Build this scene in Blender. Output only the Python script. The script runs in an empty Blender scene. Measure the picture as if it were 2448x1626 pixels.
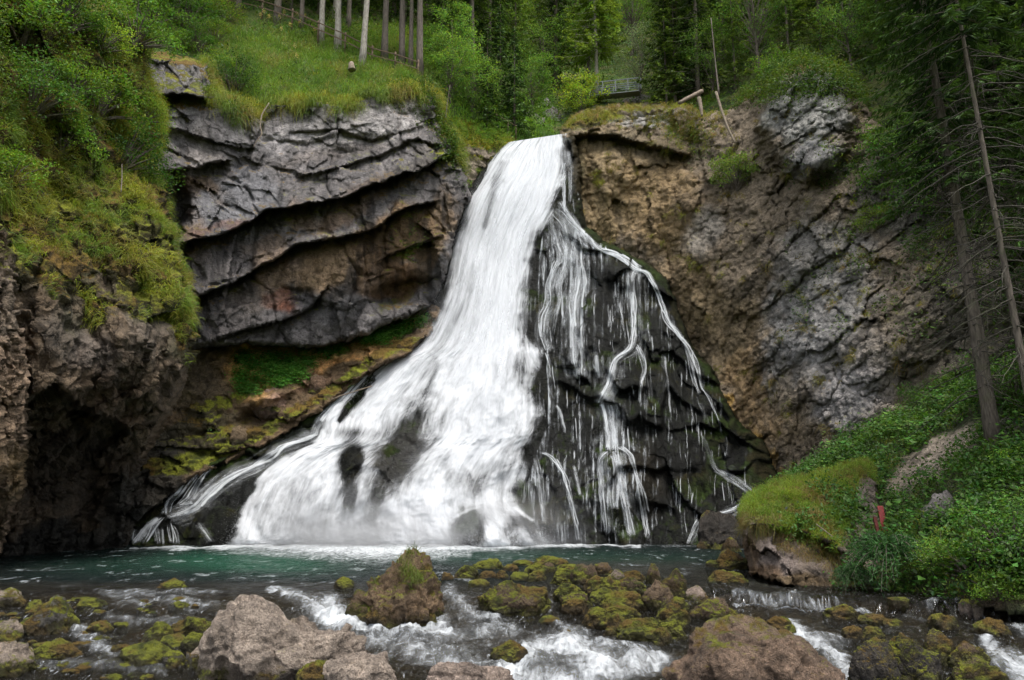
import bpy, math, random
import numpy as np
from math import radians, sin, cos, tan, atan, pi

C = bpy.context.scene.collection
F = 811.0
PITCH = atan(160/811)
CAMZ = 2.0
cp, sp = cos(PITCH), sin(PITCH)

# ---------------------------------------------------------------- projection helpers
def P(x, y, d):
    x = np.asarray(x, float); y = np.asarray(y, float); d = np.asarray(d, float)
    a = x-512; b = 340-y
    dy = F*cp-b*sp; dz = F*sp+b*cp
    t = d/dy
    x_, y_, z_ = np.broadcast_arrays(a*t, d, CAMZ+dz*t)
    return np.stack([x_, y_, z_], -1)
def gd(y, z):
    b = 340-np.asarray(y, float)
    return (np.asarray(z)-CAMZ)*(F*cp-b*sp)/(F*sp+b*cp)
def px2m(d): return d/F

# ---------------------------------------------------------------- noise
_rng = np.random.RandomState(7)
_perm = _rng.permutation(256); _perm = np.concatenate([_perm, _perm, _perm])
_g = _rng.normal(size=(256, 3)); _g /= np.linalg.norm(_g, axis=1)[:, None]
_r3 = _rng.rand(256, 3)
def _h(i, j, k): return _perm[_perm[_perm[i & 255]+(j & 255)]+(k & 255)]
def perlin(p):
    p = np.asarray(p, float); sh = p.shape[:-1]; p = p.reshape(-1, 3)
    i = np.floor(p).astype(int); f = p-i
    u = f*f*f*(f*(f*6-15)+10)
    out = 0
    for dx in (0, 1):
        wx = u[:, 0] if dx else 1-u[:, 0]
        for dy in (0, 1):
            wy = u[:, 1] if dy else 1-u[:, 1]
            for dz in (0, 1):
                wz = u[:, 2] if dz else 1-u[:, 2]
                g = _g[_h(i[:, 0]+dx, i[:, 1]+dy, i[:, 2]+dz)]
                dd = g[:, 0]*(f[:, 0]-dx)+g[:, 1]*(f[:, 1]-dy)+g[:, 2]*(f[:, 2]-dz)
                out = out+wx*wy*wz*dd
    return (out*1.5).reshape(sh)
def fbm(p, o=5, lac=2.03, g=.5):
    a = 1; s = 0; t = 0; p = np.asarray(p, float)
    for k in range(o):
        s = s+a*perlin(p+k*17.3); t += a; a *= g; p = p*lac
    return s/t
def ridged(p, o=5, lac=2.1, g=.5):
    a = 1; s = 0; t = 0; p = np.asarray(p, float)
    for k in range(o):
        s = s+a*(1-np.abs(perlin(p+k*11.1))*2); t += a; a *= g; p = p*lac
    return s/t
def worley(p):
    """F1, F2, random id of nearest cell"""
    p = np.asarray(p, float); sh = p.shape[:-1]; p = p.reshape(-1, 3)
    i = np.floor(p).astype(int)
    f1 = np.full(len(p), 9.); f2 = np.full(len(p), 9.); rid = np.zeros(len(p))
    for dx in (-1, 0, 1):
        for dy in (-1, 0, 1):
            for dz in (-1, 0, 1):
                h = _h(i[:, 0]+dx, i[:, 1]+dy, i[:, 2]+dz)
                c = i+np.array([dx, dy, dz])+_r3[h]
                d = np.sqrt(((p-c)**2).sum(1))
                n = d < f1
                f2 = np.where(n, f1, np.minimum(f2, d))
                f1 = np.where(n, d, f1); rid = np.where(n, h/255., rid)
    return f1.reshape(sh), f2.reshape(sh), rid.reshape(sh)
def facets(p):
    """piecewise-tilted blocks: cell offset plus a tilt inside each cell, -1..1"""
    p = np.asarray(p, float); sh = p.shape[:-1]; q = p.reshape(-1, 3)
    i = np.floor(q).astype(int)
    f1 = np.full(len(q), 9.); val = np.zeros(len(q))
    for dx in (-1, 0, 1):
        for dy in (-1, 0, 1):
            for dz in (-1, 0, 1):
                h = _h(i[:, 0]+dx, i[:, 1]+dy, i[:, 2]+dz)
                c = i+np.array([dx, dy, dz])+_r3[h]
                r = q-c; d = (r**2).sum(1)
                n = d < f1
                v = (r*_g[(h*7+13) & 255]).sum(1)*1.3+(h/255.-.5)
                f1 = np.where(n, d, f1); val = np.where(n, v, val)
    return val.reshape(sh)
def cracks(p, w=.12):
    f1, f2, _ = worley(p); return 1-np.clip((f2-f1)/w, 0, 1)
def smooth(a, b, x):
    t = np.clip((x-a)/(b-a), 0, 1); return t*t*(3-2*t)
def lerp(a, b, t): return a+(b-a)*t

# ---------------------------------------------------------------- 2-D helpers
def segdist(x, y, pts, closed=False):
    """distance to polyline, arclength parameter (0..n-1)"""
    pts = np.asarray(pts, float)
    n = len(pts); best = np.full(x.shape, 1e9); par = np.zeros(x.shape)
    for k in range(n if closed else n-1):
        a = pts[k]; b = pts[(k+1) % n]; ab = b-a
        t = np.clip(((x-a[0])*ab[0]+(y-a[1])*ab[1])/max(ab@ab, 1e-9), 0, 1)
        d = np.hypot(x-a[0]-t*ab[0], y-a[1]-t*ab[1])
        m = d < best; best = np.where(m, d, best); par = np.where(m, k+t, par)
    return best, par
def sdpoly(x, y, pts):
    pts = np.asarray(pts, float); d, _ = segdist(x, y, pts, True)
    ins = np.zeros(x.shape, bool); n = len(pts)
    for k in range(n):
        x1, y1 = pts[k]; x2, y2 = pts[(k+1) % n]
        if y1 == y2: continue
        c = ((y1 > y) != (y2 > y)) & (x < (x2-x1)*(y-y1)/(y2-y1)+x1)
        ins ^= c
    return np.where(ins, -d, d)
def tps(ctrl, lam=1e-3):
    c = np.asarray(ctrl, float); X = c[:, :2]/200.; n = len(X)
    def U(r2): return np.where(r2 > 1e-12, r2*np.log(np.maximum(r2, 1e-12)), 0)
    K = U(((X[:, None]-X[None])**2).sum(-1))+lam*np.eye(n)
    Pm = np.hstack([np.ones((n, 1)), X])
    A = np.block([[K, Pm], [Pm.T, np.zeros((3, 3))]])
    w = np.linalg.solve(A, np.concatenate([c[:, 2], np.zeros(3)]))
    def f(x, y):
        x = np.asarray(x, float)/200.; y = np.asarray(y, float)/200.
        o = w[n]+w[n+1]*x+w[n+2]*y
        for k in range(n): o = o+w[k]*U((x-X[k, 0])**2+(y-X[k, 1])**2)
        return o
    return f
def crease(x, y, line, up, wu, dn, wd, soft=1.2):
    """overhang along a traced line: proud above it, recessed below it"""
    l = np.asarray(line, float); yl = np.interp(x, l[:, 0], l[:, 1])
    tp = smooth(l[0, 0]-6, l[0, 0]+10, x)*(1-smooth(l[-1, 0]-10, l[-1, 0]+6, x))
    s = y-yl
    k = smooth(-soft, soft, s)
    return tp*((1-k)*up*np.exp(np.minimum(s, 0)/wu)-k*dn*np.exp(-np.maximum(s, 0)/wd))
def blob(x, y, cx, cy, rx, ry, ang=0, p=2):
    a = radians(ang); dx = x-cx; dy = y-cy
    u = (dx*cos(a)+dy*sin(a))/rx; v = (-dx*sin(a)+dy*cos(a))/ry
    return np.exp(-(u*u+v*v)**(p/2))

def softline(x, y, pts, w, st=1.):
    pts = np.asarray(pts, float); d, k = segdist(x, y, pts)
    ww = np.interp(k, np.arange(len(pts)), np.broadcast_to(w, (len(pts),)))
    return st*np.exp(-(d/ww)**2)
# ---------------------------------------------------------------- mesh building
def link(o, parent=None):
    C.objects.link(o)
    if parent: o.parent = parent
    return o
def tag(o, label=None, cat=None, group=None, kind=None):
    if label: o['label'] = label
    if cat: o['category'] = cat
    if group: o['group'] = group
    if kind: o['kind'] = kind
    return o
def mkmesh(name, V, faces, attrs=None, mat=None, smoothf=True):
    """faces: (n,3) or (n,4) array, or a list of both"""
    V = np.ascontiguousarray(V, np.float32).reshape(-1, 3)
    fl = faces if isinstance(faces, list) else [faces]
    fl = [np.asarray(f, np.int32) for f in fl if len(f)]
    me = bpy.data.meshes.new(name)
    nl = sum(f.size for f in fl); nf = sum(len(f) for f in fl)
    me.vertices.add(len(V)); me.vertices.foreach_set('co', V.ravel())
    me.loops.add(nl); me.polygons.add(nf)
    me.loops.foreach_set('vertex_index', np.concatenate([f.ravel() for f in fl]))
    st = []; off = 0
    for f in fl:
        st.append(off+np.arange(len(f))*f.shape[1]); off += f.size
    me.polygons.foreach_set('loop_start', np.concatenate(st).astype(np.int32))
    me.polygons.foreach_set('use_smooth', np.full(nf, smoothf))
    me.update(calc_edges=True)
    for k, a in (attrs or {}).items():
        a = np.asarray(a, np.float32)
        if a.ndim == 2:
            at = me.color_attributes.new(k, 'FLOAT_COLOR', 'POINT')
            if a.shape[1] == 3: a = np.hstack([a, np.ones((len(a), 1), np.float32)])
            at.data.foreach_set('color', a.ravel())
        else:
            at = me.attributes.new(k, 'FLOAT', 'POINT'); at.data.foreach_set('value', a.ravel())
    if mat: me.materials.append(mat)
    return me
def mkobj(name, V, faces, attrs=None, mat=None, parent=None, smoothf=True, loc=None):
    o = bpy.data.objects.new(name, mkmesh(name, V, faces, attrs, mat, smoothf))
    if loc is not None: o.location = loc
    return link(o, parent)
def empty(name, loc, rz=0):
    o = bpy.data.objects.new(name, None); o.location = loc; o.rotation_euler = (0, 0, rz); o.empty_display_size = .3
    return link(o)
def tube(pts, rad, n=7, cap=True, wob=0, seed=0):
    pts = np.asarray(pts, float); rad = np.broadcast_to(np.asarray(rad, float), (len(pts),))
    T = np.gradient(pts, axis=0); T /= np.linalg.norm(T, axis=1)[:, None]+1e-9
    ref = np.array([0.31, .95, .05]) if abs(T[0][2]) > .6 else np.array([0, 0, 1.])
    A = np.cross(T, ref); A /= np.linalg.norm(A, axis=1)[:, None]+1e-9
    B = np.cross(T, A); th = np.arange(n)/n*2*pi
    rr = rad[:, None]*np.ones(n)
    if wob: rr = rr*(1+wob*np.random.RandomState(seed).normal(size=rr.shape))
    V = pts[:, None]+rr[..., None]*(A[:, None]*np.cos(th)[None, :, None]+B[:, None]*np.sin(th)[None, :, None])
    m = len(pts); i = np.arange(m-1)[:, None]*n; j = np.arange(n)[None]; j2 = (j+1) % n
    Fq = np.stack([i+j, i+j2, i+n+j2, i+n+j], -1).reshape(-1, 4)
    V = V.reshape(-1, 3)
    Ft = np.zeros((0, 3), int)
    if cap:
        V = np.vstack([V, pts[:1], pts[-1:]]); c0 = m*n; c1 = c0+1; k = np.arange(n); k2 = (k+1) % n
        Ft = np.vstack([np.stack([k2, k, np.full(n, c0)], 1), np.stack([(m-1)*n+k, (m-1)*n+k2, np.full(n, c1)], 1)])
    return V, Fq, Ft
class MB:
    """collects shapes into one mesh"""
    def __init__(s): s.V = []; s.q = []; s.t = []; s.c = []; s.n = 0
    def add(s, V, q=None, t=None, col=None):
        V = np.asarray(V).reshape(-1, 3)
        s.V.append(V)
        if q is not None and len(q): s.q.append(np.asarray(q)+s.n)
        if t is not None and len(t): s.t.append(np.asarray(t)+s.n)
        if col is not None: s.c.append(np.broadcast_to(np.asarray(col, float), (len(V), 3)))
        s.n += len(V); return s
    def tube(s, pts, rad, n=7, col=None, **k):
        V, q, t = tube(pts, rad, n, **k); return s.add(V, q, t, col)
    def box(s, c, size, ax=None, col=None):
        c = np.asarray(c, float); h = np.asarray(size)/2.
        A = np.eye(3) if ax is None else np.asarray(ax)
        v = np.array([[i, j, k] for i in (-1, 1) for j in (-1, 1) for k in (-1, 1)])*h
        q = [[0, 1, 3, 2], [4, 6, 7, 5], [0, 4, 5, 1], [2, 3, 7, 6], [0, 2, 6, 4], [1, 5, 7, 3]]
        return s.add(c+v@A, q, None, col)
    def mesh(s, name, mat, smoothf=True):
        fl = []
        if s.q: fl.append(np.vstack(s.q))
        if s.t: fl.append(np.vstack(s.t))
        return mkmesh(name, np.vstack(s.V), fl, {'Col': np.vstack(s.c)} if s.c else None, mat, smoothf)
    def obj(s, name, mat, parent=None, smoothf=True, loc=None):
        o = bpy.data.objects.new(name, s.mesh(name, mat, smoothf))
        if loc is not None: o.location = loc
        return link(o, parent)

# ---------------------------------------------------------------- node helper
class NT:
    def __init__(s, name, tree=None):
        s.m = None
        if tree is None:
            s.m = bpy.data.materials.new(name); s.m.use_nodes = True; tree = s.m.node_tree
        s.t = tree; s.t.nodes.clear()
    def n(s, typ, props=None, **inp):
        nd = s.t.nodes.new('ShaderNode'+typ)
        for k, v in (props or {}).items(): setattr(nd, k, v)
        for k, v in inp.items():
            k = k.replace('_', ' ')
            sk = nd.inputs[int(k[1:])] if (k[0] == 'i' and k[1:].isdigit()) else nd.inputs[k]
            if hasattr(v, 'is_output') or isinstance(v, bpy.types.NodeSocket): s.t.links.new(v, sk)
            else: sk.default_value = v
        return nd
    def math(s, op, a, b=0., c=0., clamp=False):
        return s.n('Math', {'operation': op, 'use_clamp': clamp}, i0=a, i1=b, i2=c).outputs[0]
    def vmath(s, op, a, b=(0, 0, 0)):
        return s.n('VectorMath', {'operation': op}, i0=a, i1=b).outputs[0]
    def attr(s, name, out='Fac'): return s.n('Attribute', {'attribute_name': name}).outputs[out]
    def mapr(s, v, a, b, c=0., d=1., typ='SMOOTHSTEP'):
        return s.n('MapRange', {'interpolation_type': typ}, i0=v, i1=a, i2=b, i3=c, i4=d).outputs[0]
    def noise(s, vec, scale, detail=6., rough=.6, dist=0.):
        return s.n('TexNoise', None, Vector=vec, Scale=scale, Detail=detail, Roughness=rough, Distortion=dist).outputs[0]
    def mix(s, f, a, b, blend='MIX'):
        nd = s.t.nodes.new('ShaderNodeMix'); nd.data_type = 'RGBA'; nd.blend_type = blend
        for sk, v in ((nd.inputs[0], f), (nd.inputs[6], a), (nd.inputs[7], b)):
            if isinstance(v, bpy.types.NodeSocket): s.t.links.new(v, sk)
            elif isinstance(v, tuple) and len(v) == 3: sk.default_value = (*v, 1)
            else: sk.default_value = v
        return nd.outputs[2]
    def scalecol(s, col, f):
        return s.vmath('SCALE', col) if False else s._sc(col, f)
    def _sc(s, col, f):
        nd = s.t.nodes.new('ShaderNodeVectorMath'); nd.operation = 'SCALE'
        s.t.links.new(col, nd.inputs[0])
        if isinstance(f, bpy.types.NodeSocket): s.t.links.new(f, nd.inputs[3])
        else: nd.inputs[3].default_value = f
        return nd.outputs[0]
    def out(s, sh):
        o = s.t.nodes.new('ShaderNodeOutputMaterial'); s.t.links.new(sh, o.inputs[0]); return s.m

# ---------------------------------------------------------------- materials
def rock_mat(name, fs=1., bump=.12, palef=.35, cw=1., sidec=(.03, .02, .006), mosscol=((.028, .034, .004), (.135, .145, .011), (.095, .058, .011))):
    m = NT(name); pos = m.n('NewGeometry').outputs['Position']
    nrm = m.n('NewGeometry').outputs['Normal']
    col = m.attr('Col', 'Color'); moss = m.attr('moss'); wet = m.attr('wet')
    n1 = m.noise(pos, 1.1*fs, 8., .68); n2 = m.noise(pos, 5.5*fs, 10., .72, .4)
    n3 = m.noise(pos, 22.*fs, 6., .7)
    vor = m.n('TexVoronoi', {'feature': 'DISTANCE_TO_EDGE'}, Vector=m.vmath('ADD', pos, m.n('TexNoise', None, Vector=pos, Scale=2.*fs, Detail=4.).outputs[1]), Scale=1.7*fs).outputs[0]
    crack = m.mapr(vor, 0., .06)
    v = m.math('MULTIPLY', m.mapr(n1, .28, .75, .55, 1.45, 'LINEAR'), m.mapr(n2, .3, .72, 1-.5*cw, 1+.5*cw, 'LINEAR'))
    v = m.math('MULTIPLY', v, m.mapr(n3, .3, .7, 1-.28*cw, 1+.28*cw, 'LINEAR'))
    v = m.math('MULTIPLY', v, m.math('ADD', m.math('MULTIPLY', crack, .25), .75))
    c = m._sc(col, v)
    pit = m.mapr(m.n('TexVoronoi', None, Vector=m.vmath('ADD', pos, m.n('TexNoise', None, Vector=pos, Scale=9.*fs, Detail=3.).outputs[1]), Scale=4.6*fs).outputs[0], .08, .34)
    c = m._sc(c, m.math('ADD', m.math('MULTIPLY', pit, .38), .62))
    pale = m.mapr(m.noise(pos, 9.*fs, 5., .6, .8), .62, .74, 0, palef)
    c = m.mix(pale, c, (.36, .325, .28))
    # moss: grows on upward surfaces and wherever 'moss' says
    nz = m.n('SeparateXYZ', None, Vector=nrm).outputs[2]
    f = m.math('ADD', m.math('MULTIPLY', moss, 1.6), m.math('MULTIPLY', nz, .55))
    f = m.math('ADD', f, m.math('MULTIPLY', m.math('SUBTRACT', n1, .5), 1.3))
    f = m.math('ADD', f, m.math('MULTIPLY', m.math('SUBTRACT', n2, .5), 1.6))
    f = m.math('MULTIPLY', m.mapr(f, .85, 1.25), m.mapr(moss, 0, .1))
    mc = m.mix(m.mapr(m.noise(pos, 1.2*fs, 6., .65), .36, .58), mosscol[0]+(1,), mosscol[1]+(1,))
    mc = m.mix(m.mapr(m.noise(pos, .55*fs, 5., .6), .46, .6), mc, mosscol[2]+(1,))
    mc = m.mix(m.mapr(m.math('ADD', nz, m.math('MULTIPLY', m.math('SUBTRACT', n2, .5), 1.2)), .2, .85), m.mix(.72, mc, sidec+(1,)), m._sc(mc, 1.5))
    mc = m._sc(mc, m.mapr(n3, .3, .7, .45, 1.55, 'LINEAR'))
    c = m.mix(f, c, mc)
    h = m.math('ADD', m.math('MULTIPLY', n2, 1.), m.math('MULTIPLY', n3, .35))
    h = m.math('ADD', h, m.math('ADD', m.math('MULTIPLY', crack, .25), m.math('MULTIPLY', pit, .3)))
    h = m.math('ADD', h, m.math('MULTIPLY', n1, 1.2))
    bp = m.n('Bump', None, Strength=1., Distance=bump, Height=h).outputs[0]
    rough = m.math('SUBTRACT', .92, m.math('MULTIPLY', wet, .62))
    rough = m.math('ADD', rough, m.math('MULTIPLY', f, .25), clamp=True)
    b = m.n('BsdfPrincipled', None, Base_Color=c, Roughness=rough, Normal=bp)
    b.inputs['Specular IOR Level'].default_value = .35 if palef > .1 else .12
    return m.out(b.outputs[0])

def leaf_mat(name, tr=.38, rough=.5, spec=.02):
    m = NT(name); col = m.attr('Col', 'Color')
    r = m.n('ObjectInfo').outputs['Random']
    c = m._sc(col, m.math('ADD', m.math('MULTIPLY', r, .5), .75))
    c = m.mix(m.math('MULTIPLY', m.math('FRACT', m.math('MULTIPLY', r, 7.31)), .3), c, m.mix(1., c, (1.35, .95, .5, 1), 'MULTIPLY'))
    d = m.n('BsdfDiffuse', None, Color=c).outputs[0]
    t = m.n('BsdfTranslucent', None, Color=m.mix(1., c, (1.3, 1.25, .6, 1), 'MULTIPLY')).outputs[0]
    g = m.n('BsdfGlossy', None, Roughness=rough).outputs[0]
    s = m.n('MixShader', None, i0=tr, i1=d, i2=t).outputs[0]
    s = m.n('MixShader', None, i0=spec, i1=s, i2=g).outputs[0]
    return m.out(s)

def bark_mat(name, c1=(.16, .13, .105), c2=(.07, .055, .045)):
    m = NT(name); pos = m.n('TexCoord').outputs['Object']
    v = m.n('Mapping', None, Vector=pos, Scale=(9, 9, 1.6)).outputs[0]
    n = m.noise(v, 2.2, 6., .65); n2 = m.noise(pos, 1.3, 4.)
    c = m.mix(m.mapr(n, .35, .65), c2+(1,), c1+(1,))
    c = m.mix(m.mapr(n2, .5, .66, 0, .45), c, (.09, .1, .045, 1))
    bp = m.n('Bump', None, Strength=1., Distance=.03, Height=n).outputs[0]
    return m.out(m.n('BsdfPrincipled', None, Base_Color=c, Roughness=.9, Normal=bp).outputs[0])

def plain_mat(name, col, rough=.7, var=.35, sc=14., bump=.01, metal=0.):
    m = NT(name); pos = m.n('TexCoord').outputs['Object']
    n = m.noise(pos, sc, 6., .6)
    c = m._sc(m.n('RGB').outputs[0], m.mapr(n, .3, .7, 1-var, 1+var, 'LINEAR'))
    [x for x in m.t.nodes if x.bl_idname == 'ShaderNodeRGB'][0].outputs[0].default_value = (*col, 1)
    bp = m.n('Bump', None, Strength=.6, Distance=bump, Height=n).outputs[0]
    return m.out(m.n('BsdfPrincipled', None, Base_Color=c, Roughness=rough, Metallic=metal, Normal=bp).outputs[0])

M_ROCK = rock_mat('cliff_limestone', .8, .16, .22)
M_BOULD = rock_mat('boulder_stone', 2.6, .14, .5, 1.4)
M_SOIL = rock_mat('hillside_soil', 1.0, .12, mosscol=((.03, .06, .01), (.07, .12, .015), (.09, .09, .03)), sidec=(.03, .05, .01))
M_LEAF = leaf_mat('leaves'); M_NEEDLE = leaf_mat('needles', .25, .5, .015); M_GRASS = leaf_mat('grass_blades', .42, .5, .02)
M_BARK = bark_mat('bark'); M_PALEBARK = bark_mat('pale_bark', (.42, .38, .33), (.2, .175, .15)); M_DEAD = bark_mat('dead_wood', (.27, .22, .16), (.15, .11, .08))
# ================================================================ terrain patches
def paint(x, y, Pw, base, items, warp=14, sc=.35):
    """stone/soil colour of a patch: a base colour with stains and, in recesses, painted shade, edges broken up by noise"""
    wx = x+warp*fbm(Pw*sc+3.1, 4)*2; wy = y+warp*fbm(Pw*sc+9.7, 4)*2
    col = np.broadcast_to(np.asarray(base, float), x.shape+(3,)).copy()
    for (cx, cy, rx, ry, ang, c, st) in items:
        w = np.clip(st*blob(wx, wy, cx, cy, rx, ry, ang, 3.)*1.25, 0, 1)
        w = smooth(.15, .8, w+.35*fbm(Pw*1.7+cx*.01, 4)*(w > .02))*min(1, st)
        col += w[..., None]*(np.asarray(c)-col)
    return col
class Patch: pass
def patch(name, poly, ctrl, step=1.1, margin=7, fall=7., dep=None, nd=None, colf=None, mossf=None, wetf=None, mat=None,
          kind='structure', label=None, cat=None, ext=None, lam=2e-3):
    poly = np.asarray(poly, float)
    x0, y0 = poly.min(0)-margin; x1, y1 = poly.max(0)+margin
    xs = np.arange(x0, x1+step, step); ys = np.arange(y0, y1+step, step)
    X, Y = np.meshgrid(xs, ys); sd = sdpoly(X, Y, poly)
    f = tps(ctrl, lam); D0 = f(X, Y)
    P0 = P(X, Y, D0)
    jag = 3.5*fbm(P0*1.1+5, 4)+1.5*fbm(P0*4, 3)
    out = np.clip((sd+jag+2)/margin, 0, 2)
    D = D0+fall*out**1.6
    if dep is not None: D = D-dep(X, Y, P0)
    V = P(X, Y, D)
    N = np.cross(np.gradient(V, axis=1), -np.gradient(V, axis=0)); N /= np.linalg.norm(N, axis=-1)[..., None]+1e-9
    N = np.where((N[..., 1] > 0)[..., None] & (N[..., 2] < 0)[..., None], -N, N)
    if nd is not None:
        V = V+N*nd(X, Y, P0)[..., None]
    N = np.cross(np.gradient(V, axis=1), -np.gradient(V, axis=0)); N /= np.linalg.norm(N, axis=-1)[..., None]+1e-9
    keep = sd < margin
    col = colf(X, Y, P0) if colf else np.full(X.shape+(3,), .2)
    moss = mossf(X, Y, P0, N) if mossf else np.zeros(X.shape)
    wet = wetf(X, Y, P0) if wetf else np.zeros(X.shape)
    ny, nx = X.shape
    idx = np.arange(ny*nx).reshape(ny, nx)
    q = np.stack([idx[1:, :-1], idx[1:, 1:], idx[:-1, 1:], idx[:-1, :-1]], -1).reshape(-1, 4)
    kq = keep.ravel()[q].all(1); q = q[kq]
    used = np.zeros(ny*nx, bool); used[q.ravel()] = True
    rm = np.cumsum(used)-1
    o = mkobj(name, V.reshape(-1, 3)[used], rm[q], {'Col': col.reshape(-1, 3)[used], 'moss': np.broadcast_to(moss, X.shape).ravel()[used], 'wet': np.broadcast_to(wet, X.shape).ravel()[used]}, mat or M_ROCK)
    tag(o, label, cat, None, kind)
    p = Patch(); p.X, p.Y, p.V, p.N, p.sd, p.xs, p.ys, p.step, p.o, p.f = X, Y, V, N, sd, xs, ys, step, o, f
    dV = np.linalg.norm(np.cross(np.gradient(V, axis=1), np.gradient(V, axis=0)), axis=-1); p.A = dV
    p.D = V[..., 1]
    return p
def bil(p, arr, x, y):
    fx = np.clip((np.asarray(x, float)-p.xs[0])/p.step, 0, len(p.xs)-1.001); fy = np.clip((np.asarray(y, float)-p.ys[0])/p.step, 0, len(p.ys)-1.001)
    i = fx.astype(int); j = fy.astype(int); u = fx-i; v = fy-j
    if arr.ndim == 3: u = u[..., None]; v = v[..., None]
    return (arr[j, i]*(1-u)+arr[j, i+1]*u)*(1-v)+(arr[j+1, i]*(1-u)+arr[j+1, i+1]*u)*v
def scatter(p, wf, n, seed=0):
    """n random points on a patch, density per square metre proportional to wf"""
    w = wf(p.X, p.Y, p.V, p.N)*p.A*(p.sd < 3)
    w = np.clip(w, 0, None).ravel(); r = np.random.RandomState(seed)
    cdf = np.cumsum(w); k = np.searchsorted(cdf, r.rand(n)*cdf[-1])
    k = np.clip(k, 0, len(w)-1)
    x = p.X.ravel()[k]+(r.rand(n)-.5)*p.step; y = p.Y.ravel()[k]+(r.rand(n)-.5)*p.step
    return bil(p, p.V, x, y), p.N.reshape(-1, 3)[k], x, y

GREY = (.19, .195, .205)
# ---- layered grey cliff left of the fall
B_poly = [(130, 60), (150, 56), (205, 66), (215, 100), (245, 108), (300, 100), (341, 104), (370, 94), (406, 88), (432, 93), (436, 120), (456, 150), (462, 172), (470, 195),
          (452, 235), (446, 270), (436, 302), (400, 318), (360, 334), (321, 347), (247, 343), (190, 347), (150, 345), (140, 200)]
B_ctrl = [(150, 60, 37), (200, 100, 38.5), (150, 200, 37), (170, 340, 38.5), (250, 110, 41.5), (250, 220, 40), (250, 340, 40.3), (340, 100, 43), (340, 200, 41.3), (330, 330, 41.5),
          (430, 95, 45.5), (430, 190, 44), (430, 300, 44.3), (470, 190, 47)]
cr1 = [(150, 246), (173, 245), (217, 236), (249, 221), (267, 211), (304, 206), (341, 197), (385, 180), (428, 165), (452, 152)]
cr2 = [(180, 299), (205, 292), (239, 282), (262, 266), (278, 258), (293, 245), (341, 237), (374, 227), (405, 212), (436, 202)]
cr3 = [(150, 99), (165, 92), (180, 91), (210, 98)]
cr4 = [(150, 174), (165, 172), (195, 165), (228, 159)]
cr6 = [(200, 345), (249, 330), (285, 322), (312, 300), (325, 285)]
cr7 = [(300, 178), (341, 168), (391, 151), (417, 139), (440, 146)]
cr8 = [(290, 132), (341, 128), (372, 140), (400, 134), (432, 122)]
cr9 = [(378, 262), (395, 250), (420, 243), (440, 236)]
def B_dep(x, y, p):
    wx = 5*fbm(p*.5, 4)*2; wy = 2.6*fbm(p*.3+7, 3)*2
    X, Y = x+wx, y+wy
    d = crease(X, Y, cr1, 1.5, 16, 2.9, 9)+crease(X, Y, cr2, 1.2, 14, 2.4, 9)+crease(X, Y, cr3, .9, 8, 1.9, 9)
    d += crease(X, Y, cr4, .9, 14, 1.1, 16)+crease(X, Y, cr6, .45, 12, 1.2, 12)+crease(X, Y, cr7, .35, 10, .5, 7)+crease(X, Y, cr8, .2, 8, .25, 6)+crease(X, Y, cr9, .5, 8, 1., 10)
    d -= 2.2*blob(X, Y, 172, 212, 17, 34, 0, 4)
    d -= 2.4*blob(X, Y, 398, 292, 30, 12, -25, 3)      # dark hollow next to the fall
    d -= 1.5*blob(X, Y, 376, 128, 10, 9)*0
    d -= 1.2*blob(X, Y, 425, 118, 7, 9)
    s = np.stack([p[..., 0]+p[..., 2]*.2, p[..., 1]*.6, p[..., 2]*1.9-p[..., 0]*.55], -1)
    s2 = np.stack([p[..., 0]+p[..., 2]*.25, p[..., 1]*.6, p[..., 2]*1.15-p[..., 0]*.35], -1)
    d += .55*facets(s2*.24)+.16*facets(s2*.7+5)+.05*facets(p*1.7+9)
    jj = np.stack([p[..., 0]*.34+p[..., 2]*.1, p[..., 1]*.2, p[..., 2]*.24-p[..., 0]*.08], -1)+.12*fbm(p*.7, 3)[..., None]
    d -= .34*cracks(jj, .09)+.1*cracks(jj*2.6+3, .12)*smooth(-.1, .2, fbm(p*.3+8, 2))
    return d
def B_nd(x, y, p): return .2*fbm(p*.6, 5)+.05*fbm(p*2.5, 4)+.05*facets(p*2.6)
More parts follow.
